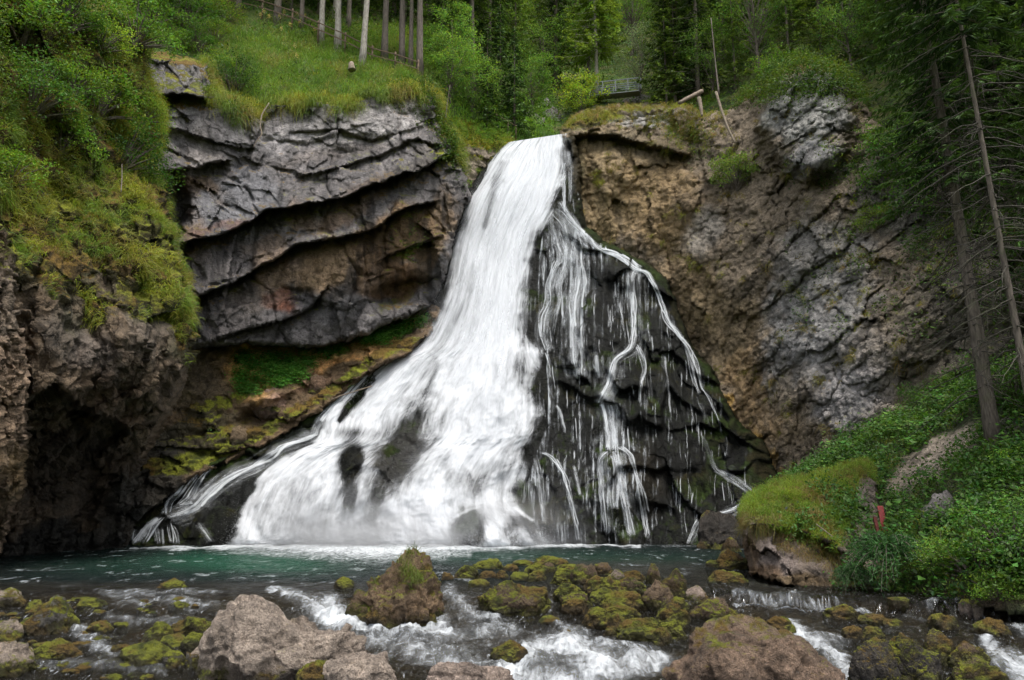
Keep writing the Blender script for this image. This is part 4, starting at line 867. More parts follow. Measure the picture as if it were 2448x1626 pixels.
# wide wet films round the bigger streams, and fine drips falling from ledge to ledge
for k in (1, 11, 16, 17, 18, 19, 20, 21, 23, 24, 25, 26, 27, 30):
    pts, w_, dn_ = S[k]; stream([(a+1.5, b+1) for a, b in pts], np.asarray(w_)*2.8+2, .5*dn_, .08, 'water_film', su0=k*2.1+.5)
rs = np.random.RandomState(12); nd_ = 0
while nd_ < 170:
    a = rs.uniform(540, 760); b = rs.uniform(215, 530)
    if b < np.interp(a, [540, 575, 602, 640, 664, 690, 711, 737, 776], [215, 232, 255, 275, 292, 352, 385, 432, 480])+6: continue
    L = rs.uniform(8, 30); L = min(L, 545-b); nd_ += 1
    dr = rs.uniform(-.08, .12)
    stream([(a, b), (a+dr*L*.5+rs.normal()*.4, b+L*.5), (a+dr*L, b+L)], rs.uniform(.35, 1.1), rs.uniform(.42, .78), su0=k+nd_*.77, name='drip')

# flying spray: droplets thrown up at the foot and along the left edge of the fall
rd = np.random.RandomState(31); nd = 60000
a = rd.rand(nd); px = 232+a*318+rd.normal(size=nd)*6; hgt = rd.exponential(13, nd)*np.interp(px, [200, 260, 330, 430, 500, 560], [.5, 1.1, .9, 1.2, .8, .5]); py = 549-hgt
k = nd//3; tt = rd.rand(k); px[:k] = np.interp(tt, np.linspace(0, 1, 12), [494, 478, 464, 453, 446, 440, 434, 424, 412, 398, 372, 340])-rd.exponential(5, k)+6; py[:k] = np.interp(tt, np.linspace(0, 1, 12), [156, 178, 196, 222, 246, 271, 293, 316, 338, 352, 368, 398])+rd.normal(size=k)*5
dpt = bil(PD, DS2, px, py)-rd.exponential(.55, nd)-.3
pc = P(px, py, dpt); sz_ = rd.uniform(.004, .011, nd)[:, None]
t1 = rd.normal(size=(nd, 3)); t1 /= np.linalg.norm(t1, axis=1)[:, None]; t2 = np.cross(t1, rd.normal(size=(nd, 3))); t2 /= np.linalg.norm(t2, axis=1)[:, None]; t3 = np.cross(t1, t2)
dvx = np.stack([pc+t1*sz_, pc-t1*sz_*.5+t2*sz_*.8, pc-t1*sz_*.5-t2*sz_*.8, pc+t3*sz_], 1)
ii = np.arange(nd)[:, None]*4
addpart('spray_droplets', dvx, np.vstack([ii+[0, 1, 2], ii+[0, 3, 1], ii+[1, 3, 2], ii+[0, 2, 3]]), {}, plain_mat('droplets', (.85, .87, .9), .4, .02, 3., .0))

# cloud of fine spray hanging at the foot of the fall
def mist_box(c, s, dens, label):
    mb = MB(); mb.box((0, 0, 0), s); m = NT('fine_spray')
    g = m.n('TexCoord').outputs['Generated']; sx = m.n('SeparateXYZ', None, Vector=g).outputs
    ex = m.math('MULTIPLY', m.mapr(sx[0], .1, .34), m.mapr(sx[0], 1., .72)); ey = m.math('MULTIPLY', m.mapr(sx[1], 0., .5), m.mapr(sx[1], 1., .9)); ez = m.mapr(sx[2], .95, .0)
    ez = m.math('MULTIPLY', ez, ez)
    nz = m.mapr(m.noise(m.n('NewGeometry').outputs['Position'], .55, 3., .6), .36, .64)
    d = m.math('MULTIPLY', m.math('MULTIPLY', ex, ey), m.math('MULTIPLY', ez, nz)); d = m.math('MULTIPLY', d, dens)
    v = m.n('VolumePrincipled', None, Density=d, Color=(.93, .95, .97, 1)); o = m.t.nodes.new('ShaderNodeOutputMaterial'); m.t.links.new(v.outputs[0], o.inputs['Volume'])
    try: m.m.cycles.volume_step_rate = 3.
    except Exception: pass
    ob = mb.obj('mist', m.m, None, False, tuple(c)); return tag(ob, label, None, None, 'stuff')
mist_box((-5.2, 36.2, 1.7), (18, 3.6, 4.2), 1.1, 'soft spray hanging over the foot of the main fall')
mist_box((-3.4, 44.6, 13.), (5.5, 5., 15.), .10, 'thin veil of spray drifting along the left side of the fall')
# ================================================================ boulders
def icosphere(n):
    t = (1+5**.5)/2
    v = np.array([[-1, t, 0], [1, t, 0], [-1, -t, 0], [1, -t, 0], [0, -1, t], [0, 1, t], [0, -1, -t], [0, 1, -t], [t, 0, -1], [t, 0, 1], [-t, 0, -1], [-t, 0, 1]], float)
    f = np.array([[0, 11, 5], [0, 5, 1], [0, 1, 7], [0, 7, 10], [0, 10, 11], [1, 5, 9], [5, 11, 4], [11, 10, 2], [10, 7, 6], [7, 1, 8], [3, 9, 4], [3, 4, 2], [3, 2, 6], [3, 6, 8], [3, 8, 9], [4, 9, 5], [2, 4, 11], [6, 2, 10], [8, 6, 7], [9, 8, 1]])
    v /= np.linalg.norm(v, axis=1)[:, None]
    for _ in range(n):
        e = np.sort(np.vstack([f[:, [0, 1]], f[:, [1, 2]], f[:, [2, 0]]]), 1)
        ue, inv = np.unique(e, axis=0, return_inverse=True); inv = inv.ravel()
        mid = v[ue].mean(1); mid /= np.linalg.norm(mid, axis=1)[:, None]
        k = len(f); a = inv[:k]+len(v); b = inv[k:2*k]+len(v); c = inv[2*k:]+len(v)
        f = np.vstack([np.stack([f[:, 0], a, c], 1), np.stack([f[:, 1], b, a], 1), np.stack([f[:, 2], c, b], 1), np.stack([a, b, c], 1)])
        v = np.vstack([v, mid])
    return v, f
ICO = {n: icosphere(n) for n in (3, 4, 5, 6)}
TAN = (.43, .345, .275); BROWN = (.17, .115, .07); OLIVE = (.1, .075, .035); GREYB = (.24, .22, .19); DARKB = (.06, .05, .04); PINK = (.43, .33, .265)
def rock(x0, x1, yt, yb, col, moss, label, seed, prof=None, lod=4, dd=0., bulk=.85, ang=.35, wet=.2, group='boulders in the stream', cut=7, lean=0., d=None, cat='boulder', name='boulder', zbase=None, rough_=1., tilt=0.):
    r = np.random.RandomState(seed)
    cx = (x0+x1)/2
    dw = float(waterd(cx, yb)) if d is None else d
    w_ = (x1-x0)*dw/F/2
    b = w_*bulk
    dc = dw+b*.55+dd
    w_ *= (1+.45*b/dw)
    zl = float(level((cx-512)*dw/F, dw)) if zbase is None else zbase
    top = P(cx, yt, dc)[2]
    c = max(top-zl, .05); under = .35+.25*c
    v, f = ICO[lod]; n = v.copy()
    rad = np.ones(len(v))
    # plane cuts give broken faces
    for k in range(cut):
        q = r.normal(size=3); q /= np.linalg.norm(q); h = r.uniform(.62, .95)
        dt = n@q; lim = np.where(dt > .05, h/np.maximum(dt, .05), 9)
        rad = np.minimum(rad, lim+.02) if ang > .3 else rad-(1-smooth(-.12, .12, lim-rad))*np.clip(rad-lim, 0, 1)*ang*2
    p0 = n*rad[:, None]
    off = r.rand(3)*40
    p0 = p0*(1+(.16*fbm(p0*1.3+off, 3)+.0)*2*rough_)[:, None]
    mx = np.abs(p0[:, :2]).max(0); p0[:, 0] /= mx[0]; p0[:, 1] /= mx[1]; zt = p0[:, 2].max(); zb = -p0[:, 2].min()
    z = p0[:, 2]; zz = np.where(z > 0, z/zt, z/zb)
    if prof is not None:
        pf = np.asarray(prof, float); k = np.interp((p0[:, 0]+1)/2, pf[:, 0], pf[:, 1])
        # upper half follows the traced skyline
        zz = np.where(zz > 0, zz**.8*k/np.sqrt(np.clip(1-(p0[:, 0]*.98)**2, .12, 1)), zz)
        zz = np.clip(zz, -1, 1.02)
    H_ = np.where(zz > 0, zz*c, zz*under)
    X_ = p0[:, 0]*w_+lean*H_; Y_ = p0[:, 1]*b
    V = np.stack([X_, Y_, H_+.0], 1)
    s = max(w_, .2)
    nn = n
    V = V+nn*((.055*s*fbm(V/s*2.2+off, 5)*2+.04*s*facets(V/s*3.3+off)-.03*s*cracks(V/s*1.6+off, .1)+.02*s*ridged(V/s*6+off, 4)+.008*facets(V/max(s, .3)*9+off)*s)*rough_)[:, None]
    if tilt: 
        ct, st_ = cos(tilt), sin(tilt); V[:, [0, 2]] = np.stack([V[:, 0]*ct-V[:, 2]*st_, V[:, 0]*st_+V[:, 2]*ct], 1)
    base = np.array([(cx-512)/(F*cp-(340-yb)*sp)*dc, dc, zl])
    pw = V+base
    cc = np.asarray(col, float)*(1+.35*fbm(pw*1.7+4, 4)*2)[:, None]
    # waterline darkening is a real wet band
    wl = smooth(.24, .05, V[:, 2]+.08*fbm(pw*2.5, 3))
    cc = cc*(1-.55*wl)[:, None]
    mo = np.clip(moss+.2*fbm(pw*1.1, 3)*2+(.3*wl+.3*smooth(.34, .08, V[:, 2]+.3*fbm(pw*1.4, 3)))*(moss > .04)-.25*smooth(0, .3, fbm(pw*.9+31, 4)), 0, 1.2)
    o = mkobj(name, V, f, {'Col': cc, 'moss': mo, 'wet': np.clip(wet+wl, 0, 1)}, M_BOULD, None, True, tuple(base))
    tag(o, label, cat, group)
    return o, base, (w_, b, c)
R = [
 # x0, x1, ytop, ybase, colour, moss, label, kwargs
 (-14, 26, 589, 608, TAN, .45, 'pale-topped mossy boulder cut by the left edge at the pool outlet', {}),
 (20, 78, 595, 633, GREYB, .55, 'rounded boulder with pale top and mossy sides near the left edge', dict(prof=[(0, .15), (.25, .5), (.5, .95), (.65, 1), (.85, .75), (1, .3)], lod=5)),
 (24, 46, 600, 610, GREYB, .3, 'small low grey stone behind the rounded boulder at the left', {}),
 (74, 107, 597, 608, OLIVE, .85, 'low mossy stone just right of the rounded left boulder', {}),
 (-16, 22, 620, 643, TAN, .3, 'pale pitted boulder at the left edge below the pool outlet', {}),
 (-20, 38, 640, 674, TAN, .5, 'large brown boulder with mossy side at the lower left edge', dict(lod=5)),
 (34, 78, 640, 662, DARKB, .7, 'dark rounded mossy boulder standing in the left riffle', dict(lod=5)),
 (86, 112, 621, 633, OLIVE, 1., 'small bright green moss cushion stone in the left riffle', {}),
 (115, 129, 622, 627, OLIVE, .9, 'tiny flat mossy stone right of the bright moss cushion', dict(lod=3)),
 (160, 187, 579, 588, BROWN, .45, 'flat brown stone alone in the green pool', dict(dd=-.2)),
 (156, 172, 585, 589, OLIVE, 1., 'yellow-green mossy slab at the left tip of the flat pool stone', dict(lod=3)),
 (168, 212, 616, 636, OLIVE, .95, 'bright mossy stone beside the left foot of the big tan boulder', dict(lod=5)),
 (144, 178, 622, 644, BROWN, .8, 'mossy stone with a pale bare patch left of the big tan boulder', {}),
 (160, 192, 634, 647, OLIVE, .85, 'low mossy hump in front of the bare-patched stone', {}),
 (180, 206, 632, 652, OLIVE, .75, 'dark mossy stone touching the left side of the big tan boulder', {}),
 (120, 170, 642, 663, OLIVE, .8, 'wide flat mossy slab left of the big tan boulder base', {}),
 (160, 185, 650, 668, GREYB, .3, 'grey bare stone by the lower left of the big tan boulder', {}),
 (182, 203, 652, 668, GREYB, .2, 'smooth grey angular stone wedged at the big tan boulder', {}),
 (195, 378, 591, 676, TAN, .16, 'big pale tan boulder with a peak at its left end, lower left', dict(prof=[(0, .1), (.08, .35), (.15, .7), (.2, .99), (.27, 1), (.38, .86), (.5, .68), (.62, .55), (.75, .48), (.85, .42), (.93, .32), (1, .1)], lod=6, bulk=.5, cut=4, rough_=1.25)),
 (296, 346, 660, 690, BROWN, .85, 'mossy rounded boulder at the bottom edge below the tan boulder', dict(lod=5)),
 (326, 407, 650, 694, TAN, .14, 'pale tan boulder at the bottom edge left of centre', dict(lod=6, bulk=.7, prof=[(0, .35), (.2, .75), (.45, 1), (.7, .85), (.9, .6), (1, .3)])),
 (404, 524, 661, 700, PINK, .05, 'wide low pinkish boulder at the bottom edge near the centre', dict(lod=6, bulk=.6, prof=[(0, .5), (.15, .85), (.4, 1), (.7, .88), (.9, .65), (1, .3)])),
 (350, 449, 550, 624, (.25, .165, .095), .52, 'tall pointed boulder with grass tuft and mossy foot in the stream centre', dict(lod=6, bulk=.75, cut=3, rough_=1.5, prof=[(0, .4), (.06, .6), (.2, .66), (.32, .66), (.42, .74), (.52, .95), (.62, 1.02), (.74, .92), (.86, .84), (.95, .8), (1, .7)], name='tall_boulder')),
 (334, 354, 577, 589, OLIVE, .9, 'small mossy stone just left of the tall pointed boulder', {}),
 (441, 454, 572, 580, OLIVE, .8, 'small mossy stone just right of the tall pointed boulder', dict(lod=3)),
 (454, 479, 565, 579, OLIVE, .7, 'dark round mossy stone at the left end of the shoal', {}),
 (466, 478, 568, 576, OLIVE, .7, 'narrow mossy stone right of the dark round shoal stone', dict(lod=3, dd=.3)),
 (471, 504, 559, 569, OLIVE, .8, 'low wide mossy stone farthest back on the left of the shoal', {}),
 (479, 497, 571, 578, OLIVE, .6, 'flat brown mossy stone between shoal stones at left', dict(lod=3)),
 (495, 509, 570, 579, OLIVE, 1., 'bright green mossy stone on the left half of the shoal', {}),
 (503, 519, 564, 571, OLIVE, .95, 'small bright mossy stone in the middle back of the shoal', dict(lod=3)),
 (512, 533, 560, 566, BROWN, .6, 'thin flat mossy stone at the back of the shoal', dict(lod=3)),
 (534, 568, 556, 565, OLIVE, .8, 'mossy slab closest to the waterfall on the shoal', {}),
 (524, 549, 562, 574, OLIVE, .95, 'bright mossy hump in front of the rearmost slab', {}),
 (541, 556, 562, 572, BROWN, .5, 'dark brown stone beside the bright mossy hump', dict(lod=3)),
 (510, 530, 572, 580, OLIVE, .5, 'flat brown mossy pair-left stone above the wide flat boulder', dict(lod=3)),
 (526, 547, 570, 581, BROWN, .55, 'squarish mossy stone just behind the wide flat boulder', {}),
 (548, 583, 569, 584, OLIVE, .85, 'long bright-topped mossy stone in the shoal centre', dict(lod=5)),
 (570, 599, 564, 585, BROWN, .5, 'pinkish-shouldered mossy stone in the shoal centre', {}),
 (554, 580, 564, 572, OLIVE, .9, 'low yellow-green stone behind the shoal centre', dict(dd=.3)),
 (592, 614, 562, 575, BROWN, .35, 'dark blocky stone at the back of the shoal centre', {}),
 (474, 550, 582, 614, BROWN, .62, 'wide flat-topped mossy boulder with green rim in the stream', dict(lod=6, bulk=.7, prof=[(0, .3), (.08, .65), (.22, .92), (.45, 1), (.75, .95), (.9, .78), (1, .35)])),
 (468, 490, 579, 587, OLIVE, .7, 'small low mossy stone behind the wide flat-topped boulder', dict(lod=3)),
 (552, 584, 583, 603, OLIVE, .7, 'mossy stone with bright top right of the little spout', dict(lod=5)),
 (557, 594, 589, 614, BROWN, .5, 'smooth brown leaning stone in front of the shoal', dict(lod=5, prof=[(0, .3), (.3, .75), (.65, 1), (.9, .85), (1, .4)])),
 (583, 614, 576, 594, OLIVE, .7, 'rounded mossy stone with a green tuft mid shoal', {}),
 (602, 627, 569, 586, PINK, .35, 'stone with bare pinkish top in the shoal', {}),
 (598, 624, 577, 596, BROWN, .6, 'brown velvety stone below the pinkish-topped stone', {}),
 (620, 645, 570, 583, OLIVE, .7, 'yellow-green stone behind the upright mossy stone', {}),
 (616, 647, 577, 596, BROWN, .5, 'round brown stone with a pale bare crown in the shoal', dict(lod=5)),
 (645, 663, 563, 584, BROWN, .55, 'upright narrow mossy stone toward the right of the shoal', {}),
 (659, 687, 568, 597, BROWN, .5, 'tall mossy stone with a white spot, right end of the shoal', dict(lod=5)),
 (640, 673, 579, 610, BROWN, .45, 'knobbly peaked mossy stone with reddish top right of centre shoal', dict(lod=5, prof=[(0, .3), (.25, .75), (.5, 1), (.75, .8), (1, .35)])),
 (589, 616, 588, 603, BROWN, .65, 'small brown-green stone right of the leaning stone', {}),
 (600, 646, 591, 611, OLIVE, .8, 'long low bright mossy stone in the lower shoal', dict(lod=5)),
 (594, 642, 602, 622, BROWN, .7, 'broad brown mossy mound in the lower shoal', dict(lod=5)),
 (583, 616, 607, 629, OLIVE, .85, 'mossy yellow-green stone at the lower left corner of the shoal', dict(lod=5)),
 (604, 630, 612, 631, OLIVE, .75, 'mossy stone with a dark notch next to the lower shoal corner', {}),
 (614, 668, 618, 640, OLIVE, .85, 'bright golden mossy boulder at the front of the shoal', dict(lod=5)),
 (652, 686, 620, 639, OLIVE, .8, 'mossy boulder right of the golden one at the shoal front', dict(lod=5)),
 (650, 673, 627, 644, BROWN, .8, 'small furry brown stone in front of the shoal', {}),
 (604, 619, 626, 637, OLIVE, .8, 'little round mossy stone at the very front of the shoal', dict(lod=3)),
 (656, 692, 603, 625, OLIVE, .7, 'greenish mossy boulder left of the brown ridge stone', dict(lod=5)),
 (655, 690, 597, 611, OLIVE, .6, 'flat dull mossy stone under the tall spotted stone', {}),
 (538, 562, 616, 625, OLIVE, .9, 'mossy slab barely breaking the surface in the rapids', dict(lod=3)),
 (490, 528, 641, 660, OLIVE, .95, 'wet mossy rock split by rushing water near the bottom centre', dict(lod=5)),
 (683, 714, 586, 602, PINK, .2, 'bare pinkish stone at the left end of the small weir', {}),
 (690, 738, 597, 622, BROWN, .45, 'brown ridge-backed boulder below the left end of the weir', dict(lod=5)),
 (672, 848, 615, 704, (.26, .175, .12), .3, 'huge brown boulder with a pale crest at the bottom right of centre', dict(lod=6, bulk=.6, cut=5, prof=[(0, .25), (.08, .42), (.17, .7), (.27, .97), (.36, 1), (.5, .92), (.62, .82), (.75, .66), (.88, .42), (1, .15)])),
 (763, 796, 616, 634, OLIVE, .85, 'mossy stone peeking over the right shoulder of the huge brown boulder', {}),
 (708, 748, 571, 583, OLIVE, .85, 'low mossy stone just above the weir', dict(lod=5)),
 (715, 750, 549, 569, BROWN, .5, 'ochre mossy boulder against the grass-topped rock', dict(lod=5)),
 (722, 742, 537, 553, BROWN, .45, 'rounded ochre stone behind the ochre mossy boulder', {}),
 (705, 722, 560, 568, OLIVE, .9, 'flat mossy stone left of the ochre boulder', dict(lod=3)),
 (688, 750, 511, 549, DARKB, .35, 'dark wet rock at the right foot of the waterfall', dict(lod=5, bulk=.6, wet=.8)),
 (824, 858, 604, 619, DARKB, .7, 'dark mossy stone in the middle of the weir foot', {}),
 (858, 886, 614, 625, OLIVE, .9, 'oval mossy stone below the right part of the weir', {}),
 (889, 910, 605, 614, OLIVE, 1., 'bright green moss cushion at the right end of the weir', {}),
 (882, 902, 619, 627, OLIVE, .8, 'small mossy stone right of the oval mossy stone', dict(lod=3)),
 (841, 864, 625, 640, OLIVE, .95, 'yellow mossy stone on the upper left of the big dark clump', {}),
 (862, 884, 626, 639, OLIVE, .95, 'yellow mossy stone second from the left above the dark clump', {}),
 (850, 902, 637, 692, DARKB, .6, 'big dark mossy boulder at the bottom right beside the chute', dict(lod=6)),
 (880, 940, 632, 688, DARKB, .65, 'broad dark mossy boulder right of the chute-side boulder', dict(lod=6)),
 (920, 958, 630, 664, OLIVE, .6, 'rounded mossy boulder with a golden top at lower right', dict(lod=5)),
 (928, 958, 613, 630, BROWN, .55, 'mossy stone with pinkish side above the golden-topped boulder', {}),
 (975, 1008, 618, 637, OLIVE, .6, 'rounded dark mossy stone near the right edge', {}),
 (950, 992, 642, 668, BROWN, .5, 'mossy stone with pale specks at lower right', dict(lod=5)),
 (950, 1012, 658, 694, BROWN, .55, 'dark mossy slab at the bottom right corner', dict(lod=5)),
 (1000, 1040, 588, 606, GREYB, .1, 'pale grey bank stone under the bushes at the right edge', {}),
 (960, 975, 599, 609, PINK, .05, 'small pinkish stone at the foot of the right bank', dict(lod=3)),
 (972, 984, 601, 610, TAN, .05, 'small tan stone beside the pinkish one on the right bank', dict(lod=3)),
]
ROCKS = {}
for k, (x0, x1, yt, yb, col, ms, lab, kw) in enumerate(R):
    o, base, dim = rock(x0, x1, yt, yb, col, ms, lab, 100+k, **{'lod': 4, 'ang': .2 if ms > .5 else .35, **kw})
    ROCKS[lab] = (o, base, dim)
# small half-drowned stones of the left riffle and between the shoal stones
rr = np.random.RandomState(5)
protos = []
for k in range(74):
    if k < 62: px, py = rr.uniform(0, 195), rr.uniform(600, 682)
    else: px, py = rr.uniform(545, 690), rr.uniform(576, 640)
    wpx_ = rr.uniform(8, 24)*(.6+.6*(py-560)/120)
    o, b_, _ = rock(px-wpx_/2, px+wpx_/2, py-wpx_*rr.uniform(.12, .26), py, [TAN, BROWN, GREYB][k % 3], rr.choice([.1, .4, .8]), 'flat half-drowned stone in the shallow riffle at lower left' if k < 62 else 'little stone lodged between the mossy boulders of the shoal', 400+k, lod=3,
         group='half-drowned riffle stones' if k < 62 else 'little stones between the shoal boulders', wet=.7, cat='stone', name='stone')
# stones on land: slope under the layered cliff, right bank
def landstone(px, py, wpx, hpx, d, col, ms, lab, seed, **kw):
    z = float(P(px, py, d)[2])
    return rock(px-wpx/2, px+wpx/2, py-hpx, py, col, ms, lab, seed, d=d, zbase=z-.1, **{'group': None, 'cat': 'rock', 'name': 'rock', **kw})
for k, (px, py, wp, hp, pt, col, ms, lab) in enumerate([
    (271, 408, 36, 20, PC, (.4, .26, .19), .05, 'reddish rock lying on the earth slope left of the waterfall'), (315, 389, 34, 14, PC, (.3, .19, .12), .1, 'brown rock above the reddish one on the earth slope'),
    (330, 385, 18, 9, PC, (.28, .17, .1), .2, 'small brown rock near the water on the earth slope'), (240, 440, 20, 14, PC, (.24, .17, .1), .3, 'rock below the reddish one on the earth slope'),
    (948, 519, 38, 28, PF, (.3, .27, .25), .1, 'pale grey rock among the plants on the right bank'), (905, 494, 12, 8, PF, (.3, .26, .22), .05, 'small pale rock on the bare gully of the right bank'),
    (984, 546, 22, 9, PF, (.28, .25, .23), .1, 'grey rock low on the right bank near the edge'), (1006, 425, 26, 8, PF, (.28, .25, .2), .2, 'flat pale rock right of the leaning trunk foot'), (870, 512, 12, 9, PF, (.3, .25, .2), .05, 'little rock beside the red board')]):
    landstone(px, py, wp, hp, float(bil(pt, pt.D, px, py)), col, ms, lab, 600+k, lod=5)
# ================================================================ leaf, needle and grass builders
def unit(v): return v/(np.linalg.norm(v, axis=-1, keepdims=True)+1e-9)
def leaves(c, size, nrm, r, col, var=.3, asp=.62, hue=None):
    """diamond leaves: centres c (n,3), sizes (n,), normals (n,3)"""
    n = len(c); nrm = unit(nrm)
    t = unit(np.cross(nrm, unit(r.normal(size=(n, 3))))); b = np.cross(nrm, t)
    s = np.broadcast_to(np.asarray(size, float), (n,))[:, None]
    fold = nrm*s*.16
    V = np.stack([c-t*s*.5, c+b*s*.5*asp-fold, c+t*s*.55, c-b*s*.5*asp-fold], 1)
    i = np.arange(n)[:, None]*4
    T = np.vstack([i+[0, 1, 2], i+[0, 2, 3]])
    cc = np.asarray(col, float)*(1+var*r.normal(size=(n, 1)))
    if cc.shape[0] != n: cc = np.broadcast_to(cc, (n, 3))
    cc = cc*(1+.12*r.normal(size=(n, 3))*np.array([1.4, .6, 1.]))
    return V.reshape(-1, 3), T, np.repeat(np.clip(cc, .003, .8), 4, 0)
def blades(base, dirv, length, width, r, col, droop=.5, var=.3, tip=1.25):
    n = len(base); dirv = unit(dirv)
    L = np.broadcast_to(np.asarray(length, float), (n,))[:, None]; W_ = np.broadcast_to(np.asarray(width, float), (n,))[:, None]
    side = unit(np.cross(dirv, r.normal(size=(n, 3))+np.array([0, 1.5, 0])))
    dn = np.array([0, 0, -1.])
    p1 = base+dirv*L*.45+dn*L*.05*droop; p2 = base+dirv*L*.8+dn*L*.28*droop; p3 = base+dirv*L*1.02+dn*L*.7*droop
    V = np.stack([base-side*W_*.5, base+side*W_*.5, p1-side*W_*.45, p1+side*W_*.45, p2-side*W_*.28, p2+side*W_*.28, p3], 1)
    i = np.arange(n)[:, None]*7
    Q = np.vstack([i+[0, 1, 3, 2], i+[2, 3, 5, 4]]); T = i+[4, 5, 6]
    cc = np.broadcast_to(np.asarray(col, float), (n, 3))*(1+var*r.normal(size=(n, 1)))*(1+.1*r.normal(size=(n, 3)))
    cc = np.clip(cc, .004, .8)
    C7 = np.repeat(cc[:, None], 7, 1); C7[:, 5:] *= tip
    return V.reshape(-1, 3), Q, T, C7.reshape(-1, 3)
def tufts(pos, nrm, r, nb, length, col, width=.012, spread=.55, droop=.6, up=.6, var=.25, rad=.08):
    n = len(pos); k = nb
    bp = np.repeat(pos, k, 0)+r.normal(size=(n*k, 3))*rad
    d0 = unit(unit(nrm)*(1-up)+np.array([0, 0, up]))
    dv = np.repeat(d0, k, 0)+r.normal(size=(n*k, 3))*spread
    L = np.repeat(np.broadcast_to(length, (n,))*r.uniform(.7, 1.25, n), k)*r.uniform(.5, 1.1, n*k)
    c = np.repeat(np.broadcast_to(np.asarray(col, float), (n, 3)), k, 0)
    return blades(bp, dv, L, width*r.uniform(.7, 1.4, n*k), r, c, droop, var)
def grassobj(name, p, wf, n, nb, length, cols, seed, label, kind='stuff', width=.014, droop=.6, up=.55, spread=.5, rad=.1, colscale=.5, sink=.0):
    r = np.random.RandomState(seed)
    pos, nr, x, y = scatter(p, wf, n, seed)
    t = smooth(-.25, .25, fbm(pos*colscale+seed, 3))[:, None]
    col = np.asarray(cols[0])*(1-t)+np.asarray(cols[1])*t
    if len(cols) > 2:
        t2 = smooth(.05, .3, fbm(pos*colscale*1.9+seed+9, 3))[:, None]; col = col*(1-t2)+np.asarray(cols[2])*t2
    V, Q, T, cc = tufts(pos-nr*sink, nr, r, nb, length, col, width, spread, droop, up, .22, rad)
    o = mkobj(name, V, [Q, T], {'Col': cc}, M_GRASS); return tag(o, label, None, None, kind)
def leafobj(name, p, wf, n, nl, size, height, cols, seed, label, kind='stuff', rad=.16, colscale=.5, flat=.6, mat=None):
    """low leafy plants: n little plants with nl leaves each"""
    r = np.random.RandomState(seed)
    pos, nr, x, y = scatter(p, wf, n, seed)
    hh = height*np.clip(1+.9*fbm(pos*.8+seed, 3)*2, .3, 2.2)
    c = np.repeat(pos+nr*.02, nl, 0)+r.normal(size=(n*nl, 3))*rad
    k = r.rand(n*nl)**.6
    c = c+np.repeat(unit(nr*.6+np.array([0, 0, .7])), nl, 0)*(k*np.repeat(hh, nl))[:, None]
    nn = r.normal(size=(n*nl, 3))*(1-flat)+np.array([0, -.25, 1.])*flat
    t = smooth(-.25, .25, fbm(pos*colscale+seed, 3))[:, None]
    col = np.repeat(np.asarray(cols[0])*(1-t)+np.asarray(cols[1])*t, nl, 0)
    V, T, cc = leaves(c, size*r.uniform(.6, 1.3, n*nl), nn, r, col)
    o = mkobj(name, V, T, {'Col': cc}, mat or M_LEAF); return tag(o, label, None, None, kind)

